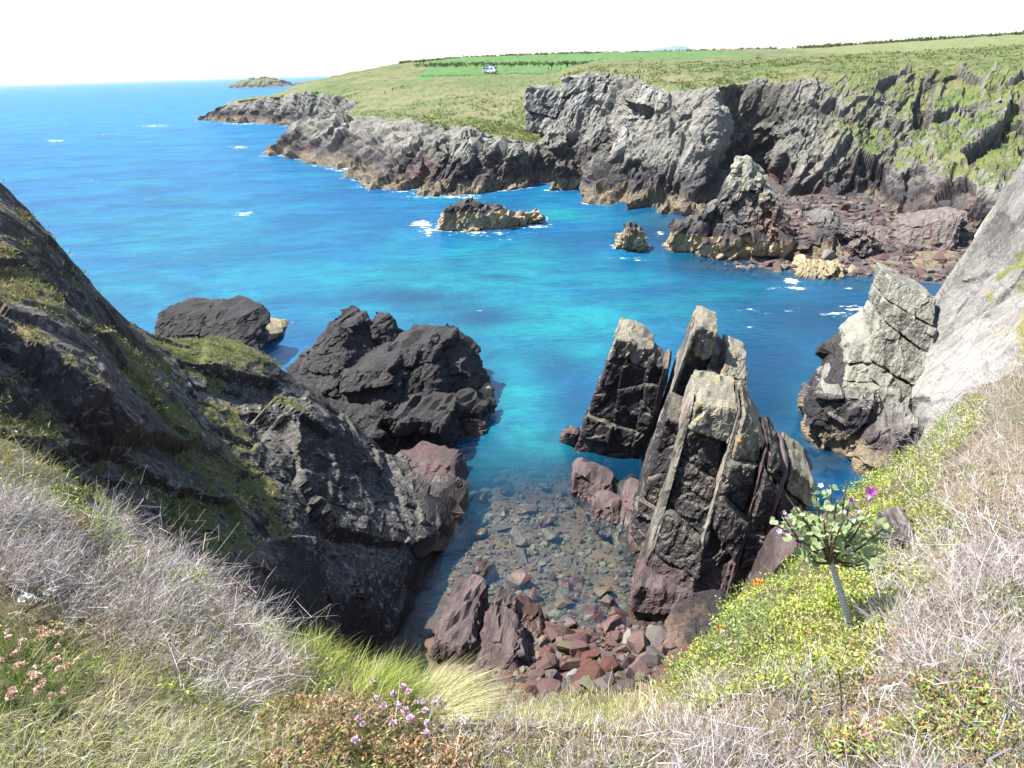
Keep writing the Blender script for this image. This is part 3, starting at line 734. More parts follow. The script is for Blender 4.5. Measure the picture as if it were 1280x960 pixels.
slab('rock_slab', (896, 787, None), (903, 783, None), (963, 565, 31.1), (958, 560, 31.1), 4.2, M_base, e, 137, layers=EDGE)
bed(e, M_stack, (904, 782, None), (930, 764, None), (981, 580, 30.8), (964, 566, 30.8), 4.2, 6, 138, base_mat=M_base, jut=.3)
slab('rock_slab', (929, 765, None), (937, 758, None), (987, 583, 30.9), (981, 579, 30.9), 4.0, M_base, e, 139, layers=EDGE)
bed(e, M_stack, (937, 756, None), (1000, 738, None), (1016, 606, 31.4), (988, 584, 31.2), 4.2, 6, 140, top_mat=M_lich)
bed(e, M_base, (778, 800, None), (868, 815, None), (880, 742, 27.3), (795, 730, 27.3), 3.0, 3, 141)
# low wet rocks beside the stacks
e = empty('rock', W(738, 650), 'knobbly reddish wet rock beside the foot of the squared stack', 'rock')
slab('rock_block', (712, 640, None), (762, 664, None), (764, 612, 37.2), (716, 588, 38), 2.5, M_base, e, 151, layers=LS, k=4)
slab('rock_block', (735, 672, None), (770, 680, None), (772, 636, 35.2), (740, 630, 35.6), 2, M_base, e, 152, layers=LS, k=4)
e = empty('rock', W(780, 680), 'narrow pale rock leaning against the broad stack of steep beds', 'rock')
slab('rock_block', (764, 690, None), (792, 698, None), (802, 618, 36), (780, 614, 36.4), 2.0, M_base, e, 153, layers=LS, k=5)
e = empty('rock', W(715, 560), 'small dark red rock at waterline left of squared stack', 'rock')
slab('rock_block', (697, 562, None), (724, 566, None), (722, 542, 43), (704, 540, 43.4), 1.6, M_base, e, 154, layers=LS, k=4)

# dark rock mass beside the left cliff
e = empty('rock_outcrop', W(500, 570), 'black jagged rock outcrop at the end of the dark left cliff', 'rock outcrop')
for i, a in enumerate([
    ((372, 500, 45), (430, 520, 44), (424, 412, 51), (392, 418, 51), 5), ((395, 480, 46), (440, 490, 46), (440, 430, 51), (408, 406, 52), 5),
    ((430, 470, 50), (490, 480, 50), (478, 414, 54), (448, 412, 54), 4), ((410, 560, 41.5), (480, 575, 41), (490, 455, 47), (428, 465, 47), 6),
    ((468, 570, 42), (545, 572, None), (545, 440, 49), (482, 440, 49), 6), ((536, 560, None), (600, 556, None), (572, 460, 50), (530, 436, 50.5), 6),
    ((470, 590, None), (545, 592, None), (560, 520, 43.5), (480, 520, 43), 4), ((545, 565, None), (604, 556, None), (600, 520, 46.5), (560, 510, 46), 4)]):
    bed(e, M_dark, *a, 4, 160 + i, jut=.75, layers=((1.9, 1.9, 1.0, .6), (.8, .8, .45, .25), (.35, .35, .22, .08)), k=10)
for i, a in enumerate([((340, 485, 44.5), (402, 525, 43), (402, 436, 50), (370, 446, 50), 4), ((392, 470, 48), (440, 478, 48), (421, 404, 52), (409, 407, 52), 4), ((445, 455, 51), (488, 460, 51), (469, 406, 54), (458, 409, 54), 3),
                       ((498, 500, 47), (548, 502, 46.5), (532, 430, 50), (516, 434, 50), 3), ((560, 545, None), (600, 545, None), (590, 482, 50), (578, 478, 50.3), 3)]):
    bed(e, M_dark, *a, 3, 185 + i, jut=.5, layers=((1.6, 1.6, .9, .45), (.7, .7, .4, .2), (.3, .3, .2, .07)), k=10)
e = empty('rock', W(575, 500), 'tan barnacled rock ledge at the seaward foot of the black outcrop', 'rock')
slab('rock_block', (548, 500, None), (592, 500, None), (578, 448, 54.5), (545, 440, 55.5), 4, M_ochre, e, 170, layers=LM, k=4)
slab('rock_block', (575, 535, None), (606, 532, None), (598, 488, 50.5), (570, 480, 51), 3, M_ochre, e, 171, layers=LM, k=4)
e = empty('rock_outcrop', W(260, 470), 'grey-black ribbed rocks beyond the grassy ridge of the left cliff', 'rock outcrop')
for i, a in enumerate([((185, 450, 58), (262, 450, 58), (250, 396, 62), (200, 390, 62), 5), ((235, 450, 57), (305, 450, 57), (296, 400, 61), (256, 386, 62), 5), ((190, 425, 60), (230, 425, 60), (225, 392, 64), (196, 396, 64), 4)]):
    bed(e, M_dark, *a, 2, 175 + i, jut=.5, layers=((2.2, 2.2, 1.1, .4), (.8, .8, .45, .17), (.35, .35, .22, .06)), k=12)
e = empty('rock', W(330, 425), 'low orange-brown rock in surf beyond the left cliff', 'rock')
slab('rock_block', (295, 440, 60), (345, 428, None), (340, 412, 70), (300, 410, 69), 4, M_ochre, e, 179, layers=LM, k=4)
# left cliff lower bulge, pale top
e = empty('rock', W(545, 640), 'rounded purple-topped rock shoulder at the water below the left cliff', 'rock')
slab('rock_block', (500, 660, 33.0), (578, 640, None), (566, 580, 39.6), (490, 574, 39.6), 3, M_base, e, 181, layers=LM, k=6)
slab('rock_block', (515, 700, 30), (572, 690, None), (575, 632, 36), (525, 640, 34), 3, M_dark, e, 182, layers=LM, k=5)

# rocks on the near beach
e = empty('rock', W(570, 800), 'long purple-grey tilted rock slab lying at the cove edge', 'rock')
slab('rock_block', (530, 842, None, -.5), (590, 852, None, -.5), (582, 812, None, 1.5), (542, 800, None, 1.5), 5.0, M_base, e, 191, sdir=(.16, 1, -.06), layers=((1.6, 1.5, .8, .3), (.7, .7, .3, .12), (.3, .3, .14, .05)), k=10)
e = empty('rock', W(630, 830), 'dark cracked wedge-shaped rock between the long slab and the wet red rock', 'rock')
slab('rock_block', (578, 868, None, -.2), (655, 882, None, .2), (642, 812, None, 1.6), (610, 792, None, 1.9), 2.4, M_base, e, 192, sdir=(.1, 1, 0), layers=LS, k=8)
slab('rock_block', (592, 830, None, 0), (640, 835, None, 0), (634, 768, None, 1.5), (614, 752, None, 1.9), 1.6, M_base, e, 193, layers=LS, k=8)
e = empty('rock', W(655, 800), 'wet glossy dark red rock on the near cove beach', 'rock')
slab('rock_block', (638, 842, None, -.1), (690, 836, None, -.1), (676, 770, None, .9), (634, 758, None, 1.2), 2.0, M_wet, e, 194, sdir=(-.05, 1, -.1), layers=LS, k=4)
e = empty('rock', W(600, 725), 'small wet rock tip just beyond the long purple slab', 'rock')
slab('rock_block', (580, 735, None), (618, 740, None), (606, 712, 30.4), (588, 710, 30.6), 1.5, M_base, e, 195, layers=LS, k=4)
e = empty('rock', W(650, 880), 'broken rock rubble ridge below the clifftop grass', 'rock')
slab('rock_block', (600, 905, None, .6), (672, 905, None, .6), (668, 852, 22.6), (628, 840, 23), 2.4, M_base, e, 196, layers=LS, k=5)
e = empty('rock', W(865, 830), 'smooth grey rock slab below the right bank', 'rock')
slab('rock_block', (820, 860, None, .3), (890, 860, None, .3), (905, 780, 25), (850, 800, 24.4), 3, M_dark, e, 197, layers=((4, 4, .8, .3), (.8, .8, .4, .15), (.3, .3, .14, .05)), k=6)
e = empty('rock', W(985, 700), 'flat pale purple rock slab beside the mallow bush', 'rock')
slab('rock_block', (930, 770, None, .3), (1020, 760, None, .3), (1010, 672, 26), (968, 712, 25), 3, M_base, e, 198, layers=((5, 5, .8, .2), (1.5, 1.5, .4, .1), (.3, .3, .14, .03)), k=8)

# right buttress
e = empty('rock_buttress', W(1060, 590), 'grey blocky rock buttress with black undercut at foot of the pale slab cliff', 'rock buttress')
slab('rock_block', (1008, 566, None), (1085, 600, None), (1100, 500, 41), (1030, 490, 42), 6, M_butt, e, 201, layers=LM, k=5)
bed(e, M_lgrey, (1040, 525, 41.4), (1125, 575, 39), (1128, 400, 46), (1068, 440, 45), 6, 4, 202, jut=.4)
bed(e, M_lgrey, (1085, 470, 43.2), (1165, 540, 40.4), (1172, 372, 47), (1114, 350, 48), 5, 4, 203, jut=.35)
slab('rock_block', (1010, 540, 42), (1060, 560, 40.6), (1085, 430, 45.6), (1045, 455, 45), 5, M_dark, e, 204, layers=LM, k=6)
slab('rock_block', (1065, 610, None), (1150, 640, None), (1160, 520, 39), (1085, 545, 39.5), 5, M_butt, e, 205, layers=LM, k=5)

# rocks further out
e = empty('rock', W(605, 290), 'long low skerry with black crest and ochre sides out in the bay', 'rock')
for i, a in enumerate([((536, 295, None), (600, 297, None), (588, 256, 119), (562, 258, 119), 6), ((580, 296, None), (632, 292, None), (618, 266, 118), (592, 262, 118.5), 6), ((620, 291, None), (660, 287, None), (652, 271, 118.5), (628, 269, 118.5), 5), ((648, 286, None), (681, 280, None), (674, 270, 121), (654, 270, 120), 4)]):
    slab('rock_block', *a, M_sk, e, 210 + i, layers=((3, 3, 1.4, 1.3), (1.3, 1.3, .7, .6), (.6, .6, .35, .22)), k=5, step=1.6)
e = empty('rock', W(788, 320), 'small pointed tan rock alone in the water by the pyramid stack', 'rock')
slab('rock_block', (765, 317, None), (813, 323, None), (796, 288, 99.5), (780, 284, 99.8), 4, M_sk, e, 215, layers=((2, 2, .8, 1.0), (.9, .9, .4, .5), (.4, .4, .2, .2)), k=4, step=1.4)
M_pyr = rock_material('rock_pyramid', z_tan=2.0, z_dark=7.5, z_soft=1.6, upper=(0.25, 0.235, 0.18), dark=(0.025, 0.022, 0.025), mid=(0.065, 0.055, 0.058), lich_amt=0.3, red_amt=0.5, red=(0.24, 0.12, 0.07), size=2.0, tan=(0.24, 0.19, 0.115))
e = empty('sea_stack', W(920, 325), 'pyramid-shaped dark sea stack with rusty streaks off the far beach', 'sea stack')
for i, (a, n_) in enumerate([(((866, 322, None), (888, 326, None), (920, 216, 103), (908, 228, 103), 7), 4), (((884, 326, None), (908, 327, None), (938, 200, 103), (920, 202, 103), 7), 5), (((906, 327, None), (934, 329, None), (956, 222, 101.5), (936, 200, 103), 7), 5),
                            (((930, 329, None), (958, 329, None), (972, 246, 99), (954, 232, 100), 7), 4), (((954, 329, None), (994, 327, None), (984, 276, 96.5), (970, 250, 98), 6), 3), (((852, 318, None), (872, 322, None), (896, 256, 100), (882, 266, 100), 6), 3)]):
    bed(e, M_pyr, *a, n_, 220 + i, jut=.9, layers=((3, 3, 1.6, .7), (1.4, 1.4, .8, .35), (.7, .7, .4, .14)), k=12, sdir=(.3, 1, 0))
e = empty('rock_ledge', W(850, 320), 'ochre knobbly rock ledge around the foot of the pyramid stack', 'rock ledge')
for i, a in enumerate([((830, 320, None), (880, 324, None), (880, 278, 99), (842, 282, 100), 6), ((870, 327, None), (935, 330, None), (930, 300, 94), (880, 300, 95), 5), ((925, 331, None), (1000, 328, None), (988, 306, 93), (930, 302, 94), 5)]):
    slab('rock_block', *a, M_ochre, e, 225 + i, layers=LB, k=4, step=1.6)
e = empty('rock', W(1030, 355), 'low tan ribbed rock in the shallows off the far beach', 'rock')
for i, a in enumerate([((986, 358, None), (1035, 361, None), (1030, 332, 85), (1004, 328, 86), 4), ((1025, 360, None), (1062, 358, None), (1055, 334, 85), (1035, 334, 85), 4), ((1052, 357, None), (1086, 354, None), (1080, 342, 85), (1058, 340, 85), 3)]):
    slab('rock_block', *a, M_ochre, e, 230 + i, layers=((2, 2, .8, 1.0), (.9, .9, .4, .5), (.4, .4, .2, .2)), k=4, step=1.6)
M_red = rock_material('rock_redbrown', z_tan=-2, z_dark=40, dark=(0.05, 0.033, 0.033), mid=(0.12, 0.08, 0.076), lich_amt=0.25, red_amt=0.7, red=(0.15, 0.06, 0.055), size=2.0)
e = empty('boulder', W(1165, 318, 1), 'huge flat-topped purple-brown boulder on the far shingle beach', 'boulder')
slab('rock_block', (1118, 318, 93), (1200, 318, 92), (1216, 268, 97), (1140, 284, 96), 9, M_red, e, 240, layers=((6, 6, 3, 1.0), (1.9, 1.9, .8, .5), (.8, .8, .35, .2)), k=6, step=1.6)
e = empty('boulder', W(1080, 320, .5), 'upright pinkish-red rock on the far beach beside grey ribbed rock', 'boulder')
slab('rock_block', (1058, 322, 91), (1092, 324, 90.5), (1088, 282, 94), (1070, 284, 94.5), 4, M_red, e, 241, layers=((2, 2, .8, 1.0), (.9, .9, .4, .4), (.4, .4, .2, .2)), k=5, step=1.6)
e = empty('rock', W(1030, 320, .5), 'dark ribbed rock between the pyramid stack and the pinkish-red rock', 'rock')
slab('rock_block', (1000, 326, 91), (1064, 328, 90), (1050, 272, 97), (1022, 276, 98), 6, M_pyr, e, 242, layers=LB, k=6, step=1.6)
# rocks along the far shore
e = empty('rock_outcrop', W(600, 245), 'big black hump of rock with ochre foot on the far shore', 'rock outcrop')
for i, a in enumerate([((515, 244, None), (600, 249, None), (600, 196, 160), (552, 184, 163), 12), ((575, 249, None), (655, 240, None), (655, 190, 166), (585, 182, 165), 12), ((630, 240, None), (690, 232, None), (684, 196, 172), (640, 186, 172), 10)]):
    slab('rock_block', *a, M_far, e, 250 + i, layers=((8, 8, 3, 3.2), (2.8, 2.8, 1.2, 1.5), (1.1, 1.1, .5, .5)), k=5, step=1.6)
e = empty('rock', W(500, 232), 'black block rock with tan apron at the far waterline', 'rock')
slab('rock_block', (455, 233, None), (520, 238, None), (512, 222, 176), (470, 219, 177), 6, M_ochre, e, 255, layers=LB, k=4, step=1.6)
slab('rock_block', (490, 233, None), (522, 232, None), (516, 203, 180), (496, 204, 180), 6, M_dark, e, 256, layers=LB, k=6, step=1.6)
e = empty('rock', W(705, 242), 'pointed brown rock at the mouth of the far gully', 'rock')
slab('rock_block', (678, 245, None), (736, 240, None), (716, 206, 158), (698, 208, 158), 6, M_ochre, e, 257, layers=LB, k=5, step=1.6)
# slabs of the far cliff; sunlit ones carry the brightness in a paler colour
def face(name, *a, seed, mat=None, L=8, layers=((7, 9, 2.5, 2.6), (2.4, 3, 1.0, 1.1), (1, 1.2, .5, .4)), **kw):
    return slab(name, *a, L, mat or M_far, far_coast, seed, layers=layers, k=7, step=1.6, **kw)
M_pale = rock_material('rock_pale', z_tan=-5, z_dark=2, z_soft=2, upper=(0.27, 0.26, 0.235), lichen=(0.32,0.31,0.28), lich_amt=0.4, red_amt=0.1, size=3.0)
FL_ = ((5, 6, 2.4, 1.0), (2.0, 2.4, 1.0, .55), (.9, 1.1, .5, .22))
for i, (m_, n_, a) in enumerate([
    (M_pale, 2, ((655, 165, 202), (690, 170, 200), (706, 112, 206), (656, 108, 206))), (M_pale, 3, ((690, 190, 196), (716, 192, 196), (744, 94, 208), (704, 98, 208))),
    (M_pale, 3, ((714, 192, 195), (742, 194, 194), (770, 96, 207), (742, 92, 208))), (M_far, 3, ((740, 196, 192), (772, 198, 190), (800, 100, 204), (768, 94, 206))),
    (M_far, 3, ((715, 226, 176), (762, 230, 174), (772, 166, 184), (748, 150, 186))),
    (M_pale, 5, ((740, 258, 144), (762, 260, 143), (818, 112, 163), (803, 108, 165))), (M_pale, 5, ((760, 260, 142), (786, 262, 141), (838, 117, 160), (817, 112, 162))),
    (M_far, 5, ((784, 262, 140), (812, 264, 139), (858, 118, 158), (837, 117, 159))), (M_pale, 4, ((826, 262, 138), (850, 265, 137), (884, 150, 150), (862, 140, 152)))]):
    bed(far_coast, m_, *a, 7, n_, 260 + i, jut=.8, layers=FL_, k=12, sdir=(.3, 1, 0), base_mat=M_far)

# low ledges breaking through the far beach
for i, (x, y, w, hh, lab) in enumerate([(1104, 300, 24, 12, 'dark rock ledge on the far beach between the pinkish-red rock and the huge boulder'), (1120, 336, 40, 11, 'low rock ledge at the waterline below the huge flat-topped boulder'),
        (1060, 343, 30, 8, 'thin rock ledge awash behind the low tan ribbed rock'), (1180, 336, 46, 14, 'purple rock ledge on the far beach against the pale slab cliff'),
        (1000, 277, 30, 10, 'dark rock ledge behind the pyramid stack at the cave mouth'), (1090, 273, 40, 9, 'long dark rock ledge at the cliff foot behind the pinkish-red rock')]):
    g = W(x, y, 0.8 if y < 320 else 0.2)
    e = empty('rock_ledge', g, lab, 'rock ledge', 'dark ledges on the far shingle beach')
    slab('rock_block', (x - w, y + 3, g[1] - .5), (x + w, y + 3, g[1] - .5), (x + w * .6, y - hh, g[1] + 3), (x - w * .5, y - hh, g[1] + 3), 4, M_pyr if i % 2 else M_red, e, 280 + i, layers=((3, 3, 1.2, .9), (1.2, 1.2, .6, .4), (.6, .6, .3, .15)), k=6, step=2)
# ================================================================== STONES
def hull_stone(name, seed, n=14, flat=0.55):
    r = np.random.default_rng(seed)
    d = r.normal(size=(n, 3)); d /= np.linalg.norm(d, axis=1, keepdims=True)
    d *= (0.8 + 0.25 * r.random((n, 1)))
    d = d * np.array([0.5, 0.36 + 0.1 * r.random(), 0.5 * flat])
    import bmesh
    bm = bmesh.new()
    for v in d: bm.verts.new(v)
    res = bmesh.ops.convex_hull(bm, input=bm.verts)
    bmesh.ops.delete(bm, geom=[g for g in res['geom_interior'] if isinstance(g, bmesh.types.BMVert)], context='VERTS')
    bmesh.ops.triangulate(bm, faces=list(bm.faces))
    me = bpy.data.meshes.new(name); bm.to_mesh(me); bm.free()
    return me
t = NT('stone')
oi = t.n('ShaderNodeObjectInfo')
rnd = oi.outputs['Random']
cr = t.n('ShaderNodeValToRGB'); t.put(cr.inputs[0], rnd)
els = cr.color_ramp.elements
cr.color_ramp.interpolation = 'CONSTANT'
els[0].color = (0.13, 0.075, 0.068, 1); els[1].position = 0.22; els[1].color = (0.17, 0.105, 0.092, 1)
for p_, c_ in ((0.4, (0.12, 0.05, 0.038)), (0.55, (0.14, 0.12, 0.11)), (0.68, (0.075, 0.055, 0.055)), (0.82, (0.20, 0.16, 0.10)), (0.9, (0.15, 0.145, 0.085)), (0.95, (0.26, 0.25, 0.23))):
    e_ = els.new(p_); e_.color = (*c_, 1)
pos = t.pos(); fn = t.noise(pos, 6, 5, 0.7)
c = t.mix(fn, t.mix(0.6, cr.outputs[0], (0.02, 0.015, 0.015)), cr.outputs[0])
sep = t.n('ShaderNodeSeparateXYZ'); t.put(sep.inputs[0], pos)
wet = t.math('SUBTRACT', 1.0, t.ramp(t.math('ADD', sep.outputs[2], t.math('MULTIPLY', fn, 0.3)), 0.35, 0.6))
c = t.mix(t.math('MULTIPLY', wet, 0.35), c, (0.07, 0.025, 0.018))
M_stone = t.done(t.principled(c, t.mix(wet, (0.85, 0.85, 0.85), (0.3, 0.3, 0.3)), t.bump(fn, 0.8, 0.06)))
STONES = [hull_stone('stone', 40 + i, 12 + (i % 3) * 3, 0.45 + 0.12 * (i % 4)) for i in range(8)]
for s_ in STONES: s_.materials.append(M_stone)
def stone(p, size, rz=None, tiltv=0.25):
    o = bpy.data.objects.new('stone', random.choice(STONES))
    col.objects.link(o)
    o.parent = seabed
    o.location = p
    o.rotation_euler = (random.uniform(-tiltv, tiltv), random.uniform(-tiltv, tiltv), random.uniform(0, 6.28) if rz is None else rz)
    o.scale = (size * random.uniform(0.8, 1.2), size * random.uniform(0.8, 1.15), size * random.uniform(0.7, 1.1))
    return o
bed_bvh = BVHTree.FromPolygons([tuple(v) for v in pb], [tuple(int(k) for k in f) for f in grid_faces(*gx.shape)])
def bed_hit(px, py):
    hh = bed_bvh.ray_cast(Vector(CAM), Vector(ray(px, py)).normalized())
    if hh[0] is not None: return np.array(hh[0])
    z = 0.0
    for _ in range(8):
        p = W(px, py, z); z = float(bed_z(np.array([p[0]]), np.array([p[1]]))[0])
    return W(px, py, z)
for (px, py, sz) in [(715, 808, 2.1), (762, 756, 1.5), (735, 770, 1.3), (722, 822, 1.0), (700, 835, 1.0), (745, 800, 1.2), (770, 798, 1.1), (800, 808, 1.6), (735, 838, 1.0), (718, 848, 1.0), (690, 850, 1.1), (760, 840, 1.7), (775, 855, 1.1),
                     (795, 852, 0.9), (820, 800, 1.5), (812, 830, 1.2), (830, 850, 1.1), (700, 790, 1.6), (780, 825, .9), (668, 862, 1.0), (850, 840, 1.1), (605, 560, 1.7), (590, 600, 1.4), (662, 640, 1.6), (700, 620, 1.2), (620, 590, 1.6), (655, 700, 1.3), (640, 770, 1.2)]:
    stone(bed_hit(px, py) + v3(0, 0, 0.1 * sz), sz)
for _ in range(30):
    px, py = random.uniform(680, 860), random.uniform(795, 880); sz = random.uniform(.7, 1.4)
    stone(bed_hit(px, py) + v3(0, 0, .2 * sz), sz, tiltv=.6)
cnt = 0
while cnt < 205:
    if cnt < 110: px, py = random.uniform(670, 880), random.uniform(745, 895)
    elif cnt < 195: px, py = random.uniform(575, 790), random.uniform(580, 760)
    else: px, py = random.uniform(930, 1040), random.uniform(470, 600)
    if py > 690 and px < 640: continue
    p_ = bed_hit(px, py)
    sz = random.choice((.4, .5, .6, .7, .9, 1.2, 1.5)) * (1.2 if py < 700 else 1.0)
    stone(p_ + v3(0, 0, random.uniform(0.02, 0.25) * sz), sz, tiltv=.45); cnt += 1
# the small stones, too many to count, and the far shingle
def stone_mass(name, pts, sizes, seed):
    r = np.random.default_rng(seed)
    V, Fs, off = [], [], 0
    bank = []
    for me in STONES[:6]:
        v = np.zeros(len(me.vertices) * 3, np.float32); me.vertices.foreach_get('co', v)
        f = np.zeros(len(me.polygons) * 3, np.int32); me.polygons.foreach_get('vertices', f)
        bank.append((v.reshape(-1, 3), f.reshape(-1, 3)))
    C = []
    pal = np.array([(0.11, 0.07, 0.065), (0.15, 0.10, 0.09), (0.13, 0.06, 0.048), (0.14, 0.125, 0.115), (0.08, 0.065, 0.065), (0.19, 0.17, 0.11)])
    for p_, s_ in zip(pts, sizes):
        v, f = bank[r.integers(6)]
        a = r.random() * 6.28; R = np.array([[math.cos(a), -math.sin(a), 0], [math.sin(a), math.cos(a), 0], [0, 0, 1]])
        V.append((v * s_ * (0.8 + 0.4 * r.random(3))) @ R.T + p_); Fs.append(f + off); off += len(v)
        C.append(np.repeat(pal[r.integers(6)][None], len(v), 0))
    return mesh_np(name, np.concatenate(V), np.concatenate(Fs), False, {'Col': np.concatenate(C)})
t = NT('shingle'); cc = t.attr('Col', 0); fn = t.noise(t.pos(), 5, 4, 0.7)
M_shingle = t.done(t.principled(t.mix(t.math('MULTIPLY', fn, 0.6), cc, (0.03, 0.025, 0.025)), 0.75, t.bump(fn, 0.6, 0.05)))
pts, szs = [], []
for _ in range(5000):
    px, py = random.uniform(560, 890), random.uniform(560, 905)
    pts.append(bed_hit(px, py) + v3(0, 0, 0.03)); szs.append(random.choice((.15, .2, .25, .3, .35, .45, .6)))
o = obj('pebbles', stone_mass('pebbles', pts, szs, 3), M_shingle, seabed); o['kind'] = 'stuff'
pts, szs = [], []
for _ in range(3200):
    px, py = random.uniform(860, 1250), random.uniform(246, 352)
    p_ = bed_hit(px, py)
    if p_[2] < -0.7 or p_[1] > 150: continue
    pts.append(p_ + v3(0, 0, 0.05)); szs.append(random.choice((0.5, 0.6, 0.7, 0.8, 1.0, 1.4, 1.9)))
o = obj('shingle', stone_mass('shingle', pts, szs, 5), M_shingle, seabed); o['kind'] = 'stuff'
for _ in range(32):
    px, py = random.uniform(900, 1210), random.uniform(262, 345)
    p_ = bed_hit(px, py)
    if p_[2] > -0.3: stone(p_ + v3(0, 0, .3), random.uniform(2.0, 3.4))

# ================================================================== NEAR CLIFFTOP
BE = [(-700, 250, 8.5), (-400, 375, 6.5), (-150, 480, 5.0), (0, 572, 4.2), (120, 668, 3.75), (240, 732, 3.4), (330, 802, 3.1), (430, 840, 2.9), (530, 868, 2.8), (630, 888, 2.75), (730, 895, 2.8), (830, 872, 3.0),
      (900, 805, 3.4), (960, 748, 3.8), (1010, 705, 4.2), (1100, 615, 5.0), (1190, 530, 6.0), (1280, 448, 7.2), (1420, 335, 9.2), (1650, 220, 12)]
cols_ = []
for i, (x, y, Y) in enumerate(BE):
    e0 = P(x, y, Y)
    nb = P(640 + (x - 640) * 1.12, 1010, 1.35 + 0.3 * math.exp(-((x - 700) / 450) ** 2))
    back = v3(nb[0] * 1.15, -3.0, H - 1.55)
    out = e0 * np.array([1, 1, 0]); out /= np.linalg.norm(out)
    def bl(f, lift):
        p_ = nb * (1 - f) + e0 * f; p_[2] += lift; return p_
    r_ = [back + v3(0, -6, 0.6), back, nb, bl(.33, .05), bl(.66, .10), e0, e0 + out * .22 + v3(0, 0, -.5), e0 + out * .7 + v3(0, 0, -3), e0 + out * 1.8 + v3(0, 0, -9), v3(e0[0] + out[0] * 5, e0[1] + out[1] * 5, -1)]
    cols_.append([[*a, w] for a, w in zip(r_, (0, 0, 0, 0, 0.05, .15, .5, 1, 1, 1))])
gb = dense_net(np.array(cols_), 10, cap=20)
Gb = gb[..., :3]
M_bank = rock_material('clifftop_soil', z_tan=-5, z_dark=-3, z_soft=1, upper=(0.09, 0.065, 0.05), lich_amt=.1, size=0.35, grass=(0.09, 0.075, 0.04), straw=(0.17, 0.13, 0.085), bumpd=0.03, red_amt=0)
qb, nb_, ab = finish_rock(Gb, gb[..., 3], ((2, 2, 1, .8), (.7, .7, .4, .3), (.3, .3, .2, .08)), 91, lambda q, n, w: sstep(0.6, 0.2, w), lumps=0.07, lump_size=0.5)
clifftop = tag(obj('clifftop', mesh_np('clifftop', qb, grid_faces(*Gb.shape[:2]), True, ab), M_bank), kind='structure')
bank_bvh = BVHTree.FromPolygons([tuple(v) for v in qb], [tuple(int(k) for k in f) for f in grid_faces(*Gb.shape[:2])])
def bank_hit(px, py):
    d = ray(px, py); d = d / np.linalg.norm(d)
    for k_ in range(16):
        d = ray(px, py + 5 * k_); h = bank_bvh.ray_cast(Vector(CAM), Vector(d).normalized())
        if h[0] is not None and h[0].y < 12: return np.array(h[0])
    return None

# ---- plant geometry, many ribbons at once
class Plants:
    def __init__(s): s.V, s.F, s.C, s.n = [], [], [], 0
    def add(s, v, f, c):
        s.V.append(v.reshape(-1, 3)); s.F.append(f + s.n); s.C.append(c.reshape(-1, 3)); s.n += v.reshape(-1, 3).shape[0]
    def ribbons(s, base, d0, length, width, bend, color, levels=4, tip=0.1, jit=0.0, r=rng, tipcol=None):
        """base [N,3], d0 start direction [N,3], bend [N,3] added along the length"""
        N = len(base); t = np.linspace(0, 1, levels)
        L = np.asarray(length).reshape(-1, 1, 1)
        path = base[:, None] + L * (d0[:, None] * t[None, :, None] + bend[:, None] * (t ** 2)[None, :, None])
        if jit: path[:, 1:] += r.normal(size=(N, levels - 1, 3)) * jit * L
        side = np.cross(d0, r.normal(size=(N, 3))); side /= np.maximum(np.linalg.norm(side, axis=1, keepdims=True), 1e-6)
        w = np.asarray(width).reshape(-1, 1, 1) * (1 - (1 - tip) * t)[None, :, None] * 0.5
        v = np.stack([path - side[:, None] * w, path + side[:, None] * w], 2)            # N, levels, 2, 3
        k = np.arange(levels - 1) * 2
        f1 = np.stack([k, k + 1, k + 3, k + 2], -1)
        f = (np.arange(N) * levels * 2)[:, None, None] + f1[None]
        c = np.repeat(color[:, None], levels * 2, 1)
        if tipcol is not None:
            tt = np.repeat(t, 2)[None, :, None]; c = c * (1 - tt) + tipcol[:, None] * tt
        s.add(v, f.reshape(-1, 4), c)
        return path
    def leaves(s, base, d, up, length, width, color):
        """one folded leaf each: 6 verts, 2 quads"""
        N = len(base); L = np.asarray(length).reshape(-1, 1); Wd = np.asarray(width).reshape(-1, 1)
        d = d / np.maximum(np.linalg.norm(d, axis=1, keepdims=True), 1e-6)
        sd = np.cross(d, up); sd /= np.maximum(np.linalg.norm(sd, axis=1, keepdims=True), 1e-6)
        nu = np.cross(sd, d)
        mid = base + d * L * .5; tip = base + d * L - nu * L * .12
        a, b = mid + sd * Wd * .5 + nu * Wd * .18, mid - sd * Wd * .5 + nu * Wd * .18
        v = np.stack([base, a, tip, b, base + d * L * .5], 1)
        f1 = np.array([[0, 1, 2, 4], [0, 4, 2, 3]])
        f = (np.arange(N) * 5)[:, None, None] + f1[None]
        s.add(v, f.reshape(-1, 4), np.repeat(color[:, None], 5, 1))
    def mesh(s, name):
        return mesh_np(name, np.concatenate(s.V), np.concatenate(s.F), False, {'Col': np.concatenate(s.C)})
t = NT('plant')
cc = t.attr('Col', 0)
pr = t.principled(cc, 0.7, None, 0.25)
tr = t.n('ShaderNodeBsdfTranslucent'); t.put(tr.inputs[0], t.mix(0.2, cc, (0.3, 0.35, 0.02)))
mx = t.n('ShaderNodeMixShader'); mx.inputs[0].default_value = 0.25; t.put(mx.inputs[1], pr); t.put(mx.inputs[2], tr.outputs[0])
M_plant = t.done(mx.outputs[0])
t = NT('twig'); M_twig = t.done(t.principled(t.attr('Col', 0), 0.8, None, 0.2))

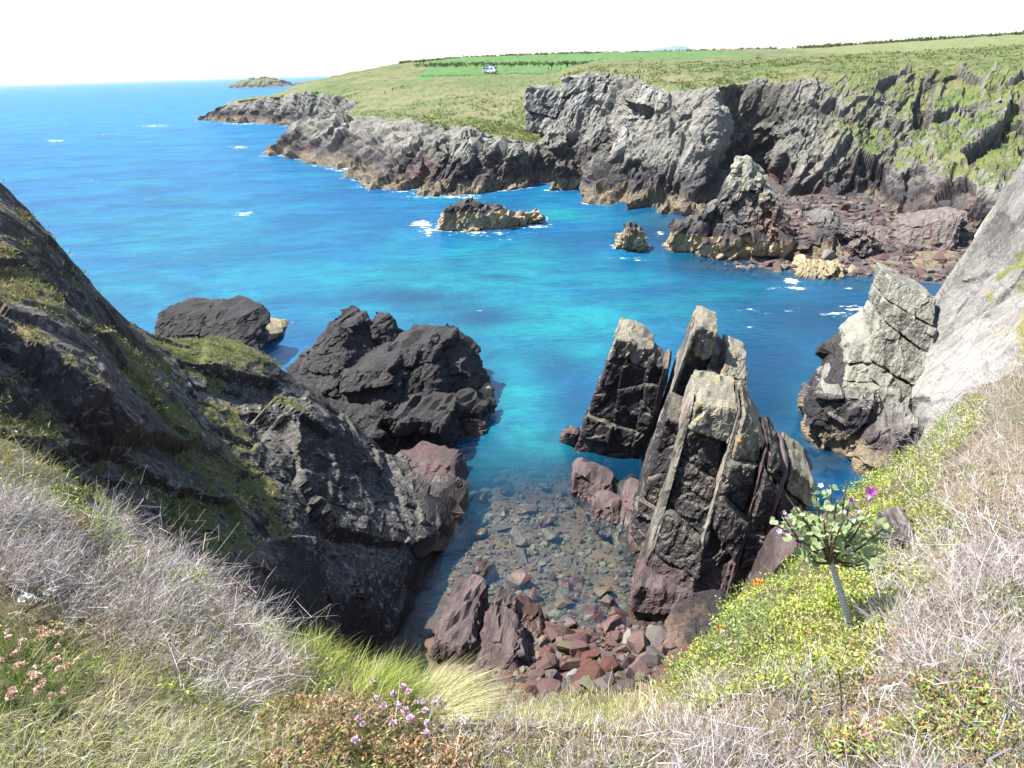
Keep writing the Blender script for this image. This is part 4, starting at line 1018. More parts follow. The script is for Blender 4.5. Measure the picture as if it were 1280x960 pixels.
# area samples on the bank
tri = grid_faces(*Gb.shape[:2])
ctr = qb[tri].mean(1); area = np.linalg.norm(np.cross(qb[tri[:, 2]] - qb[tri[:, 0]], qb[tri[:, 3]] - qb[tri[:, 1]]), axis=1) / 2
fn_ = np.cross(qb[tri[:, 2]] - qb[tri[:, 0]], qb[tri[:, 3]] - qb[tri[:, 1]]); fn_ /= np.linalg.norm(fn_, axis=1, keepdims=True); fn_[fn_[:, 2] < 0] *= -1
wmean = gb[..., 3].reshape(-1)[tri].mean(1)
cpx = project(ctr)
okm = (ctr[:, 1] > 0.9) & (ctr[:, 1] < 12) & (wmean < 0.55) & (cpx[:, 0] > -330) & (cpx[:, 0] < 1560) & (cpx[:, 1] < 1150) & (ctr[:, 2] > 16)
# near pieces count fully, far ones thin out a little
wgt = area * okm / np.maximum(ctr[:, 1] - 0.2, .8) ** 1.35
wgt /= wgt.sum()
def bank_samples(n, r=rng):
    k = r.choice(len(tri), n, p=wgt)
    a, b = r.random((n, 1)), r.random((n, 1))
    q = qb[tri[k]]
    p = (q[:, 0] * (1 - a) + q[:, 1] * a) * (1 - b) + (q[:, 3] * (1 - a) + q[:, 2] * a) * b
    return p, fn_[k], project(p)
def inell(px, lst, wob=0.35, seed=3):
    w = wob * fbm(np.concatenate([px / 60.0, np.zeros((len(px), 1))], 1), 3, seed)
    m_ = np.zeros(len(px), bool)
    for (x, y, rx, ry, ang) in lst:
        a = math.radians(ang); dx, dy = px[:, 0] - x, px[:, 1] - y
        u, v = dx * math.cos(a) + dy * math.sin(a), -dx * math.sin(a) + dy * math.cos(a)
        m_ |= (u / rx) ** 2 + (v / ry) ** 2 < 1 + w
    return m_
def unit(v): return v / np.maximum(np.linalg.norm(v, axis=-1, keepdims=True), 1e-9)
def colors(n, pal, var=0.25, r=rng):
    pal = np.array(pal); c = pal[r.integers(len(pal), size=n)]
    return np.clip(1.5 * c * (1 + var * r.normal(size=(n, 1))), 0.004, 0.9)

# grey twiggy shrubs (old heather)
SHRUBS = [
    ('spreading grey leafless heather bush on the left bank beside the dark cliff', [(150, 745, 205, 62, 27), (250, 820, 110, 55, 20)], 6500, 0.26, (0.55, 0.1, 0.55)),
    ('grey twiggy heather bush on the left bank above the faded thrift', [(20, 690, 90, 50, 25)], 1500, 0.24, (0.5, .1, .5)),
    ('dense grey heather bush at the top of the right bank under the pale cliff', [(1215, 580, 60, 150, 35), (1270, 640, 80, 110, 20), (1400, 560, 130, 160, 20)], 4200, 0.34, (-0.3, .2, .8)),
    ('grey heather bush along the right bank beside the mallow bush', [(1200, 770, 100, 110, 40), (1320, 800, 120, 150, 20)], 5200, 0.24, (-0.2, .1, .8)),
    ('grey heather bush at the feet of the yellow-green leafy mat', [(960, 920, 150, 62, -10), (1010, 1020, 200, 70, 0)], 6000, 0.17, (0.1, .1, .8)),
    ('low grey lichened heather below the pale grass tussock', [(690, 935, 150, 45, 0), (680, 1010, 180, 50, 0)], 4200, 0.12, (0.1, .2, .7)),
    ('thick grey heather bush covering the lower right bank', [(1210, 930, 130, 90, 15), (1330, 960, 120, 120, 0)], 5200, 0.22, (-.1, .1, .8)),
]
PAL_TW = [(0.33, 0.31, 0.31), (0.25, 0.23, 0.235), (0.42, 0.395, 0.385), (0.19, 0.16, 0.155), (0.26, 0.2, 0.17)]
pool_p, pool_n, pool_px = bank_samples(220000)
used_i = 0
for lab, ell, cnt_, ht, lean in SHRUBS:
    k = np.where(inell(pool_px, ell))[0]
    k = k[:cnt_] if len(k) >= cnt_ else k
    P_ = Plants(); n = len(k)
    if n == 0: continue
    lump = 0.65 + 0.5 * vnoise(pool_p[k] / 0.22, 7)
    d = unit(np.array(lean) + pool_n[k] * 0.4 + rng.normal(size=(n, 3)) * 0.55)
    Ln = ht * lump * rng.uniform(0.5, 1.25, n)
    wd = rng.uniform(0.0013, 0.0028, n)
    cl = colors(n, PAL_TW, .18)
    path = P_.ribbons(pool_p[k] - pool_n[k] * .02, d, Ln, wd, rng.normal(size=(n, 3)) * .25 + np.array([0, 0, -.1]), cl, 4, .5, .035)
    for br in range(3):
        lv = rng.integers(1, 4, n)
        b = path[np.arange(n), lv]
        d2 = unit(d + rng.normal(size=(n, 3)) * .75)
        P_.ribbons(b, d2, Ln * rng.uniform(.25, .6, n), wd * .75, rng.normal(size=(n, 3)) * .25, colors(n, PAL_TW, .18), 2, .4, .03)
    # a few thick woody stems
    m_ = max(6, n // 250); kk = rng.choice(k, m_)
    P_.ribbons(pool_p[kk] + pool_n[kk] * .05, unit(np.array(lean) * 1.2 + rng.normal(size=(m_, 3)) * .4), np.full(m_, ht * 1.3), np.full(m_, .006), np.tile([0, 0, -.5], (m_, 1)) + rng.normal(size=(m_, 3)) * .2, colors(m_, PAL_TW[1:2] + PAL_TW[3:]), 7, .4, .06)
    # dull needle leaves low in the bush
    kl = rng.choice(k, n // 2)
    P_.leaves(pool_p[kl] + pool_n[kl] * rng.uniform(0, .5, (len(kl), 1)) * ht, rng.normal(size=(len(kl), 3)), np.tile([0, 0, 1.0], (len(kl), 1)), rng.uniform(.008, .02, len(kl)), rng.uniform(.004, .009, len(kl)),
              colors(len(kl), [(0.10, 0.085, 0.03), (0.14, 0.08, 0.04), (0.08, 0.10, 0.03), (0.2, 0.13, 0.08)]))
    base = pool_p[k].mean(0)
    tag(obj('heather_bush', P_.mesh('heather_bush'), M_twig), lab, 'bush', 'grey heather bushes on the clifftop')

YG = [(0.20, 0.26, 0.035), (0.26, 0.30, 0.05), (0.14, 0.20, 0.03), (0.30, 0.31, 0.09), (0.10, 0.15, 0.03), (0.33, 0.26, 0.12)]
GG = [(0.12, 0.18, 0.05), (0.17, 0.22, 0.07), (0.20, 0.25, 0.10), (0.09, 0.13, 0.03)]
RB = [(0.22, 0.11, 0.06), (0.28, 0.15, 0.08), (0.15, 0.08, 0.045), (0.30, 0.2, 0.12), (0.16, 0.16, 0.05), (0.33, 0.22, 0.16)]
# leafy mats
def leafy(name, lab, cat, ell, cnt_, pal, size, ht, group=None, stalk=0.3):
    k = np.where(inell(pool_px, ell, .5, 9))[0][:cnt_]
    n = len(k); P_ = Plants()
    lump = np.clip(0.55 + 0.6 * vnoise(pool_p[k] / 0.16, 17), 0.1, 1.3)
    patch_ = vnoise(pool_p[k] / 0.3, 27)[:, None]; tone_ = (1 + .35 * vnoise(pool_p[k] / 0.12, 31))[:, None]  # leaf tone varies at random from clump to clump
    tops = pool_p[k] + pool_n[k] * (ht * lump * rng.uniform(.2, 1, n))[:, None]
    for _ in range(3):
        P_.leaves(tops + rng.normal(size=(n, 3)) * .012, rng.normal(size=(n, 3)) * .8 + np.array([0, 0, .6]), unit(pool_n[k] + rng.normal(size=(n, 3)) * .5), size * rng.uniform(.5, 1.3, n), size * .55 * rng.uniform(.5, 1.2, n), np.where(patch_ > .45, colors(n, RB + [(0.4, 0.35, 0.22)], .2) * .9, np.where(patch_ < -.4, colors(n, GG, .2), colors(n, pal, .22))) * tone_)
    ks = rng.random(n) < stalk
    P_.ribbons(pool_p[k][ks], unit(pool_n[k][ks] + rng.normal(size=(ks.sum(), 3)) * .35), ht * 1.3 * lump[ks], np.full(ks.sum(), .003), rng.normal(size=(ks.sum(), 3)) * .2, colors(ks.sum(), pal, .3) * .9, 3)
    return tag(obj(name, P_.mesh(name), M_plant), lab, cat, group)
leafy('leafy_mat', 'yellow-green leafy mat spilling over the edge of the right bank', 'plant', [(960, 800, 115, 66, -38), (1040, 790, 85, 60, -20), (905, 840, 66, 46, -35), (1010, 845, 90, 34, -10)], 6500, YG, .022, .13)
leafy('leafy_mat', 'bright green leafy mat behind the mallow bush under the pale cliff', 'plant', [(1120, 610, 70, 46, -42), (1145, 690, 60, 60, -40), (1185, 550, 75, 26, -40), (1105, 680, 45, 60, 0), (1090, 740, 50, 50, 0)], 5600, YG, .026, .14)
leafy('leafy_mat', 'green leafy cushion with dark tips along the left bank edge', 'plant', [(185, 690, 95, 22, 32), (90, 645, 60, 20, 35), (120, 660, 70, 26, 30)], 2200, GG + YG[:2], .024, .12)
leafy('leafy_mat', 'golden green leafy cushion at the far end of the left bank', 'plant', [(12, 615, 50, 26, 40), (-60, 570, 80, 30, 35)], 700, YG + [(0.35, 0.22, 0.05)], .024, .1)
leafy('leafy_mat', 'rusty brown leafy mat below the pink thrift', 'plant', [(420, 905, 105, 62, 20), (530, 950, 60, 40, 0), (440, 1000, 130, 60, 0)], 3600, RB, .02, .07)
leafy('leafy_mat', 'pinkish brown dry leafy mat between the right heather bushes', 'plant', [(1150, 720, 60, 60, 0), (1120, 840, 100, 40, -20), (1240, 700, 60, 80, 0)], 2600, RB + GG[:1] + YG[:1], .018, .1)
leafy('leafy_mat', 'mixed green and rust leaves in the lower right corner', 'plant', [(1215, 900, 90, 70, 0), (1090, 945, 80, 25, 0)], 1800, RB[:3] + YG[:3] + GG, .02, .12)
# fallen leaves and small herbs, everywhere
P_ = Plants(); k = rng.choice(len(pool_p), 16000, replace=False); n = len(k)
P_.leaves(pool_p[k] + pool_n[k] * rng.uniform(.0, .05, (n, 1)), rng.normal(size=(n, 3)) + pool_n[k] * .5, unit(pool_n[k] + rng.normal(size=(n, 3)) * .5), rng.uniform(.008, .028, n), rng.uniform(.005, .014, n), colors(n, RB + YG + [(0.4, 0.34, 0.24), (0.34, 0.3, 0.27)], .25))
tag(obj('ground_cover', P_.mesh('ground_cover'), M_plant), kind='stuff')
# grass: short sward everywhere, tall fringes at the edges
P_ = Plants()
k = rng.choice(len(pool_p), 44000, replace=False)
n = len(k)
dry = sstep(-.3, .4, fbm(pool_p[k] / .35, 3, 51))[:, None]
cg = colors(n, [(0.13, 0.17, 0.03), (0.18, 0.20, 0.05), (0.09, 0.12, 0.025)]) * (1 - dry) + colors(n, [(0.34, 0.29, 0.17), (0.26, 0.2, 0.12), (0.4, 0.36, 0.26)]) * dry
P_.ribbons(pool_p[k], unit(pool_n[k] + np.array([.25, .1, .3]) + rng.normal(size=(n, 3)) * .45), rng.uniform(.04, .13, n), rng.uniform(.0018, .004, n), rng.normal(size=(n, 3)) * .3 + np.array([0.1, 0, -.25]), cg, 3, .15)
def tall(ell, cnt_, pal, lo, hi, lean, wid=(.0016, .0034), sag=-.35, spread=.3):
    k = np.where(inell(pool_px, ell, .4, 29))[0][:cnt_]; n = len(k)
    P_.ribbons(pool_p[k], unit(pool_n[k] * .5 + np.array(lean) + rng.normal(size=(n, 3)) * spread), rng.uniform(lo, hi, n), rng.uniform(*wid, n), rng.normal(size=(n, 3)) * .15 + np.array([lean[0] * .3, 0, sag]), colors(n, pal, .2), 5, .1)
GR = [(0.15, 0.2, 0.03), (0.2, 0.24, 0.05), (0.1, 0.14, 0.025), (0.3, 0.3, 0.1)]
DR = [(0.42, 0.38, 0.22), (0.36, 0.32, 0.19), (0.3, 0.3, 0.12), (0.48, 0.44, 0.3)]
tall([(415, 832, 95, 26, 25), (350, 800, 40, 25, 35)], 2600, GR + DR[2:3], .07, .2, (.2, .1, .8), spread=.42)
tall([(500, 868, 50, 22, 10)], 900, GR + DR[2:3], .10, .26, (.3, .1, .8))
tall([(90, 930, 150, 45, 0), (60, 1010, 200, 60, 0)], 4200, GR[1:2] + DR + PAL_TW[:2], .06, .17, (.35, .1, .5), spread=.55)
tall([(260, 940, 120, 40, 0), (250, 1010, 160, 50, 0)], 2200, DR + PAL_TW[:2], .06, .16, (.3, .1, .5), spread=.6)
tall([(700, 893, 110, 22, 0)], 1800, GR + DR, .05, .14, (.2, .2, .7))
tall([(840, 880, 50, 30, -30), (900, 830, 30, 40, -30)], 700, GR + DR[:1], .06, .15, (-.2, .2, .7))
tag(obj('grass', P_.mesh('grass'), M_plant), kind='stuff')
# the pale tussock that hangs over the edge
P_ = Plants()
def tussock(px, py, rad, n, lab, pal, L=(.2, .42)):
    P_ = Plants(); b0 = bank_hit(px, py)
    th_ = rng.uniform(0, 6.28, n); rr = rad * np.sqrt(rng.random(n))
    b = b0 + np.stack([rr * np.cos(th_), rr * np.sin(th_) * .8, np.zeros(n)], -1)
    out = np.stack([np.cos(th_), np.sin(th_), np.zeros(n)], -1) * (rr / rad)[:, None]
    P_.ribbons(b, unit(out * .5 + np.array([.35, .35, .85]) + rng.normal(size=(n, 3)) * .15), rng.uniform(*L, n), rng.uniform(.0016, .003, n), out * .25 + np.array([.4, .25, -.75]) + rng.normal(size=(n, 3)) * .1, colors(n, pal, .15), 6, .1)
    return tag(obj('grass_tussock', P_.mesh('grass_tussock'), M_plant), lab, 'grass tussock')
tussock(545, 890, .13, 2600, 'pale straw-coloured grass tussock drooping over the cliff edge', DR + [(0.3, 0.33, 0.12)], (.09, .24))
tussock(470, 872, .10, 700, 'green grass tussock beside the pink thrift at the cliff edge', GR, (.08, .2))

# thrift: cushions with round flower heads
import bmesh
def head_mesh(name, r=0.012, seed=0):
    rr = np.random.default_rng(seed); Pn = Plants()
    n = 46; d = unit(rr.normal(size=(n, 3))); d[:, 2] = np.abs(d[:, 2]) * 1.0 - .25; d = unit(d)
    Pn.leaves(d * r * .35, d, unit(rr.normal(size=(n, 3))), np.full(n, r * .9), np.full(n, r * .75), np.ones((n, 3)))
    return Pn.mesh(name)
def flower_mat(name, a, b):
    t = NT(name); oi = t.n('ShaderNodeObjectInfo'); nn = t.noise(t.pos(), 260, 2)
    c_ = t.mix(oi.outputs['Random'], a, b)
    return t.done(t.principled(t.mix(t.ramp(nn, .45, .6), c_, tuple(min(1, .6 * x) for x in a)), .7))
M_pink = flower_mat('thrift_pink', (0.66, 0.42, 0.58), (0.8, 0.66, 0.70))
M_fade = flower_mat('thrift_faded', (0.75, 0.52, 0.38), (0.8, 0.66, 0.54))
HEADS = [head_mesh('flower_head', .013, i) for i in range(3)]
def thrift(lab, spots, mat, cushion=True, stemh=.07):
    base = bank_hit(*spots[0])
    e = empty('thrift_plant', base, lab, 'plant', 'thrift plants in flower on the clifftop')
    P_ = Plants()
    for hm in HEADS: pass
    tops = []
    for (px, py) in spots:
        h = bank_hit(px, py + 12)
        if h is None: continue
        tp = h + v3(random.uniform(-.01, .02), random.uniform(-.01, .01), stemh * random.uniform(.8, 1.3))
        tops.append((h, tp))
    b = np.array([a for a, _ in tops]); tpp = np.array([a for _, a in tops])
    dd = tpp - b; L = np.linalg.norm(dd, axis=1)
    P_.ribbons(b - dd * .1, dd / L[:, None], L * 1.05, np.full(len(b), .0025), np.zeros((len(b), 3)), colors(len(b), [(0.12, 0.15, 0.05)]), 3, .8)
    obj('stems', P_.mesh('stems'), M_plant, e)['kind'] = 'stuff'
    P_ = Plants(); nb2 = len(b) * 70
    kb = rng.integers(len(b), size=nb2); bb = b[kb] + rng.normal(size=(nb2, 3)) * np.array([.03, .03, .004])
    P_.ribbons(bb, unit(rng.normal(size=(nb2, 3)) * .6 + np.array([0, 0, 1])), rng.uniform(.02, .06, nb2), rng.uniform(.0015, .003, nb2), rng.normal(size=(nb2, 3)) * .2, colors(nb2, [(0.07, 0.12, 0.03), (0.1, 0.16, 0.05), (0.05, 0.08, 0.02)]), 3, .2)
    obj('leaf_cushion', P_.mesh('leaf_cushion'), M_plant, e)
    for tp in tpp:
        me = random.choice(HEADS)
        key = me.name + mat.name
        m2 = HCACHE.get(key)
        if m2 is None:
            m2 = me.copy(); m2.materials.clear(); m2.materials.append(mat); HCACHE[key] = m2
        o = bpy.data.objects.new('flower_head', m2); col.objects.link(o); o.parent = e; o.matrix_parent_inverse = e.matrix_basis.inverted()
        o.location = tp; o.rotation_euler = (random.uniform(-.4, .4), random.uniform(-.4, .4), random.uniform(0, 6)); o.scale = [random.uniform(.75, 1.2)] * 3
HCACHE = {}
rs = random.Random(5)
thrift('clump of faded peach-coloured thrift heads low on the left bank', [(rs.uniform(2, 84), rs.uniform(788, 880)) for _ in range(34)] + [(60, 790), (66, 806), (92, 842), (105, 835)], M_fade)
thrift('pink thrift patch on the left bank under the green cushion', [(rs.gauss(140, 24), rs.gauss(676, 9)) for _ in range(26)], M_pink, stemh=.05)
thrift('lilac pink thrift heads beside the pale grass tussock', [(463, 858), (505, 853), (501, 864), (508, 872), (500, 880), (532, 882), (540, 880), (528, 892), (525, 886), (545, 878), (555, 884), (482, 895), (472, 878), (508, 902), (512, 908), (497, 912), (531, 920), (538, 912), (498, 888), (511, 890), (450, 905), (458, 910), (446, 930), (490, 872), (580, 905)], M_pink)
thrift('scattered pale pink thrift heads on the brown mat of the right bank', [(rs.uniform(880, 960), rs.uniform(770, 812)) for _ in range(18)], flower_mat('thrift_white', (0.62, 0.5, 0.44), (0.68, 0.6, 0.52)), stemh=.05)
thrift('pale thrift heads by the small white umbel on the right bank', [(rs.uniform(1150, 1250), rs.uniform(545, 600)) for _ in range(12)] , M_fade, stemh=.05)
# ================================================================== MALLOW
def tube(path, radii, sides=7):
    path = np.asarray(path, float); n = len(path)
    tg = np.gradient(path, axis=0); tg = unit(tg)
    ref = np.array([0.3, 1, 0.2]); a = unit(np.cross(tg, ref)); b = np.cross(tg, a)
    th_ = np.linspace(0, 2 * math.pi, sides, endpoint=False)
    v = path[:, None] + (a[:, None] * np.cos(th_)[None, :, None] + b[:, None] * np.sin(th_)[None, :, None]) * np.asarray(radii).reshape(-1, 1, 1)
    f = []
    for i in range(n - 1):
        for j in range(sides):
            j2 = (j + 1) % sides
            f.append((i * sides + j, i * sides + j2, (i + 1) * sides + j2, (i + 1) * sides + j))
    return v.reshape(-1, 3), np.array(f)
t = NT('mallow_stem'); pos = t.pos(); sep = t.n('ShaderNodeSeparateXYZ'); t.put(sep.inputs[0], pos)
ring = t.n('ShaderNodeTexWave', wave_type='BANDS', bands_direction='Z'); t.put(ring.inputs[0], pos); ring.inputs['Scale'].default_value = 26; ring.inputs['Distortion'].default_value = 14; ring.inputs['Detail'].default_value = 3
M_mstem = t.done(t.principled(t.mix(t.ramp(ring.outputs[1], .3, .7), (0.5, 0.45, 0.4), (0.8, 0.76, 0.7)), .85, t.bump(ring.outputs[1], .6, .006)))
mb = bank_hit(1066, 792)
Ym = mb[1]
mallow = empty('mallow_bush', mb, 'leggy tree mallow with bare ringed stem and purple flowers on the right bank', 'plant')
def mp(px, py, dy=0.0): return P(px, py, Ym + 0.12 + dy)
trunk = [mb - v3(0, 0, .03), mp(1058, 765, -.08), mp(1050, 738, -.03), mp(1042, 715), mp(1038, 696)]
v, f = tube(trunk, [.018, .017, .0165, .016, .014]); obj('trunk', mesh_np('trunk', v, f, True), M_mstem, mallow)
t = NT('mallow_branch'); M_mbr = t.done(t.principled((0.12, 0.09, 0.055), .8))
rb = np.random.default_rng(12)
tips = []; br_objs = []
ends = [(968, 655, -.02), (1104, 690, .0), (1110, 655, .1), (982, 618, .08), (1058, 600, .1), (1092, 702, -.1), (1018, 602, .0), (1040, 606, .05), (975, 640, -.05), (988, 668, -.1), (1000, 632, .1), (1062, 628, .1), (1085, 640, .08), (1096, 668, .02), (1075, 690, -.12), (1030, 650, -.15), (1052, 655, -.18), (1012, 690, -.08), (1085, 620, .15), (1045, 632, .0), (1008, 655, .1), (1068, 662, 0.0)]
for (x, y, dz) in ends:
    s0 = trunk[-1] + (trunk[-2] - trunk[-1]) * rb.random() * .5; e1 = mp(x, y, dz)
    mid = (s0 + e1) / 2 + v3(*(rb.normal(size=3) * .012)) - v3(0, 0, .02)
    path = catmull(np.array([s0, mid, e1]), [4, 4])
    v, f = tube(path, np.linspace(.008, .003, len(path)), 5); br_o = obj('branch', mesh_np('branch', v, f, True), M_mbr, mallow)
    tips.append(path); br_objs.append(br_o)
def leaf_mesh(seed):
    r = np.random.default_rng(seed); k = 15
    th_ = np.linspace(-2.6, 2.6, k)
    rad = 0.5 * (1 + .16 * np.cos(th_ * 3.6)) * (1 - .1 * np.abs(th_) / 2.6)
    v = [(0, 0, 0)]; 
    for ring_ in (.55, 1.0):
        for a, rr in zip(th_, rad): v.append((math.sin(a) * rr * ring_, math.cos(a) * rr * ring_ + .1 * ring_, .10 * ring_ * math.cos(a * 3.6) + .12 * ring_ ** 2 - .05 + .02 * r.normal()))
    f = [(0, i + 1, i + 2) for i in range(k - 1)]
    f2 = [(i + 1, k + i + 1, k + i + 2) for i in range(k - 1)] + [(i + 1, k + i + 2, i + 2) for i in range(k - 1)]
    return mesh_np('leaf', np.array(v), np.array(f + f2), True)
t = NT('mallow_leaf'); oi = t.n('ShaderNodeObjectInfo')
c_ = t.mix(oi.outputs['Random'], (0.28, 0.38, 0.15), (0.6, 0.66, 0.38))
c_ = t.mix(t.math('MULTIPLY', t.noise(t.pos(), 60, 3), .35), c_, (0.06, 0.10, 0.03))
pr = t.principled(c_, .65); tr = t.n('ShaderNodeBsdfTranslucent'); t.put(tr.inputs[0], c_)
mx = t.n('ShaderNodeMixShader'); mx.inputs[0].default_value = .45; t.put(mx.inputs[1], pr); t.put(mx.inputs[2], tr.outputs[0]); M_mleaf = t.done(mx.outputs[0])
LEAF = [leaf_mesh(i) for i in range(4)]
for l_ in LEAF: l_.materials.append(M_mleaf)
for i in range(180):
    bi = rb.integers(len(tips)); pa = tips[bi]; u = 0.45 + .55 * rb.random() ** .5
    b = pa[int(u * (len(pa) - 1))]; off = unit(rb.normal(size=3)) * rb.uniform(.008, .05)
    o = bpy.data.objects.new('leaf', LEAF[rb.integers(4)]); col.objects.link(o); o.parent = br_objs[bi]
    o.location = b + off; o.rotation_euler = (rb.normal() * .6, rb.normal() * .6, math.atan2(off[1], off[0]) - 1.57 + rb.normal() * .4); o.scale = [rb.uniform(.022, .066)] * 3
def petal_flower(seed=0):
    vs, fs = [], []
    for k_ in range(5):
        a = k_ * 2 * math.pi / 5; off = len(vs)
        for (r_, w_, z_) in ((.08, .05, 0), (.5, .3, .12), (.85, .36, .26), (1.0, .2, .3)):
            for s_ in (-1, 1):
                x, y = r_, s_ * w_
                vs.append((x * math.cos(a) - y * math.sin(a), x * math.sin(a) + y * math.cos(a), z_))
        for j in range(3): fs.append((off + 2 * j, off + 2 * j + 1, off + 2 * j + 3, off + 2 * j + 2))
    return mesh_np('flower', np.array(vs) * .5, np.array(fs), False)
t = NT('mallow_petal'); tc = t.n('ShaderNodeTexCoord'); ln = t.n('ShaderNodeVectorMath', operation='LENGTH'); t.put(ln.inputs[0], tc.outputs['Object'])
M_petal = t.done(t.principled(t.mix(t.ramp(ln.outputs['Value'], .1, .3), (0.04, 0.0, 0.04), (0.20, 0.02, 0.22)), .6))
t = NT('mallow_petal_pale'); M_petal2 = t.done(t.principled((0.5, 0.36, 0.55), .6))
FL, FL2 = petal_flower(), petal_flower(); FL.materials.append(M_petal); FL2.materials.append(M_petal2)
for (x, y, s_, pale) in [(1089, 615, .05, 0), (1064, 626, .03, 0), (1085, 622, .035, 1), (980, 641, .024, 1), (986, 646, .024, 1), (974, 664, .026, 1), (986, 668, .024, 1), (998, 677, .028, 0), (1066, 651, .024, 1), (1026, 607, .024, 1), (1034, 614, .022, 1), (1062, 690, .03, 1), (1055, 640, .02, 1), (1075, 640, .02, 1)]:
    o = bpy.data.objects.new('flower', FL2 if pale else FL); col.objects.link(o); o.parent = mallow; o.matrix_parent_inverse = mallow.matrix_basis.inverted()
    o.location = mp(x, y, -.03); o.scale = [s_] * 3; o.rotation_euler = (math.radians(38), random.uniform(-.4, .4), random.uniform(-.6, .6))
    fl_stalk = None
# lone dry stalk and small bits on the bank
hb = bank_hit(1052, 895); tp = P(1048, 838, hb[1] + .02)
v, f = tube(catmull(np.array([hb, (hb + tp) / 2 + v3(.004, 0, 0), tp]), [4, 4]), np.linspace(.004, .003, 9), 5)
t = NT('dry_stalk'); M_stalk = t.done(t.principled((0.10, 0.085, 0.04), .8))
tag(obj('dry_stalk', mesh_np('dry_stalk', v, f, True), M_stalk), 'single dark upright dry stalk below the yellow-green leafy mat', 'plant')
M_orange = flower_mat('flower_orange', (0.75, 0.25, 0.02), (0.8, 0.4, 0.03))
M_white = flower_mat('flower_white', (0.8, 0.8, 0.74), (0.85, 0.85, 0.8))
def bloom(px, py, mat, sc, lab, cat='flower', group=None):
    h = bank_hit(px, py)
    if h is None: return
    e = empty('flower', h, lab, cat, group)
    P_ = Plants(); P_.ribbons(h[None] - v3(0, 0, .03), v3(0, 0, 1)[None], [.1], [.003], np.zeros((1, 3)), np.array([[.1, .14, .04]]), 3, .8); obj('stem', P_.mesh('stem'), M_plant, e)
    m2 = HEADS[0].copy(); m2.materials.clear(); m2.materials.append(mat)
    o = obj('flower_head', m2, None, e); o.location = h + v3(0, 0, .07); o.scale = [sc] * 3
bloom(946, 725, M_orange, 1.9, 'orange flower at the seaward tip of the right bank')
bloom(900, 788, M_orange, 1.9, 'orange flower at the lower edge of the yellow-green leafy mat')
bloom(1006, 806, M_orange, 1.0, 'small orange flower in the middle of the yellow-green leafy mat')
bloom(955, 856, M_white, 2.2, 'white flower head above the lower grey heather bush')
bloom(38, 766, M_white, 1.7, 'round white seed head above the faded thrift', 'flower', 'white seed heads on the left bank')
bloom(68, 757, M_white, 1.7, 'larger white seed head in the grey heather on the left bank', 'flower', 'white seed heads on the left bank')
# lichened boulder set in the right bank
hb = bank_hit(1134, 690)
f_ = [hb + v3(-.09, -.03, -.15), hb + v3(.08, -.03, -.15), hb + v3(.05, .02, .13), hb + v3(-.06, .02, .11)]
tag(obj('boulder', hexa_mesh('boulder', f_, [p_ + v3(.02, .3, 0) for p_ in f_], 1.5, ((.2, .2, .12, .06), (.08, .08, .05, .02), (.03, .03, .02, .006)), 77, k=4), rock_material('rock_bank', z_tan=-5, z_dark=-3, upper=(0.15, 0.125, 0.11), lichen=(.2,.18,.15), lich_amt=.4, size=.12, bumpd=.02)), 'small pale rounded boulder in the right bank behind the mallow bush', 'boulder')

# ================================================================== FAR THINGS
far_bvh = BVHTree.FromPolygons([tuple(v) for v in q], [tuple(int(k) for k in f) for f in grid_faces(*Gf.shape[:2])])
def far_hit(px, py):
    d = unit(ray(px, py)); h = far_bvh.ray_cast(Vector(CAM), Vector(d))
    return np.array(h[0]) if h[0] is not None else None
def boxm(name, c, s, bev=0.0):
    bm = bmesh.new(); bmesh.ops.create_cube(bm, size=1.0)
    for v in bm.verts: v.co = Vector((v.co.x * s[0] + c[0], v.co.y * s[1] + c[1], v.co.z * s[2] + c[2]))
    if bev: bmesh.ops.bevel(bm, geom=list(bm.edges), offset=bev, segments=2, affect='EDGES')
    me = bpy.data.meshes.new(name); bm.to_mesh(me); bm.free(); return me
def pmat(name, c, rough=.5, **kw):
    t = NT(name); n_ = t.noise(t.pos(), 3, 4)
    return t.done(t.principled(t.mix(t.math('MULTIPLY', n_, .25), c, tuple(.6 * x for x in c)), rough, None, .5, **kw))
M_wht, M_blu, M_gls, M_blk, M_gry = pmat('white_paint', (.88, .88, .88), .3), pmat('pale_blue', (.22, .36, .55), .5), pmat('dark_glass', (.03, .04, .05), .1), pmat('tyre', (.02, .02, .02), .8), pmat('grey_plastic', (.15, .15, .16), .6)
h = far_hit(613, 91.5)
if h is None: h = P(613, 92, 350)
van = empty('camper_van', h, 'white camper van with blue pop-up roof parked on the far headland turf', 'camper van')
sc = np.linalg.norm(h - CAM) * 17 / FPX / 5.0
ang = -0.5
def vpart(name, me, mat, parent=van, xf=True):
    o = bpy.data.objects.new(name, me); col.objects.link(o); me.materials.append(mat); o.parent = parent
    return o
van.scale = [sc] * 3; van.rotation_euler = (0, 0, ang)
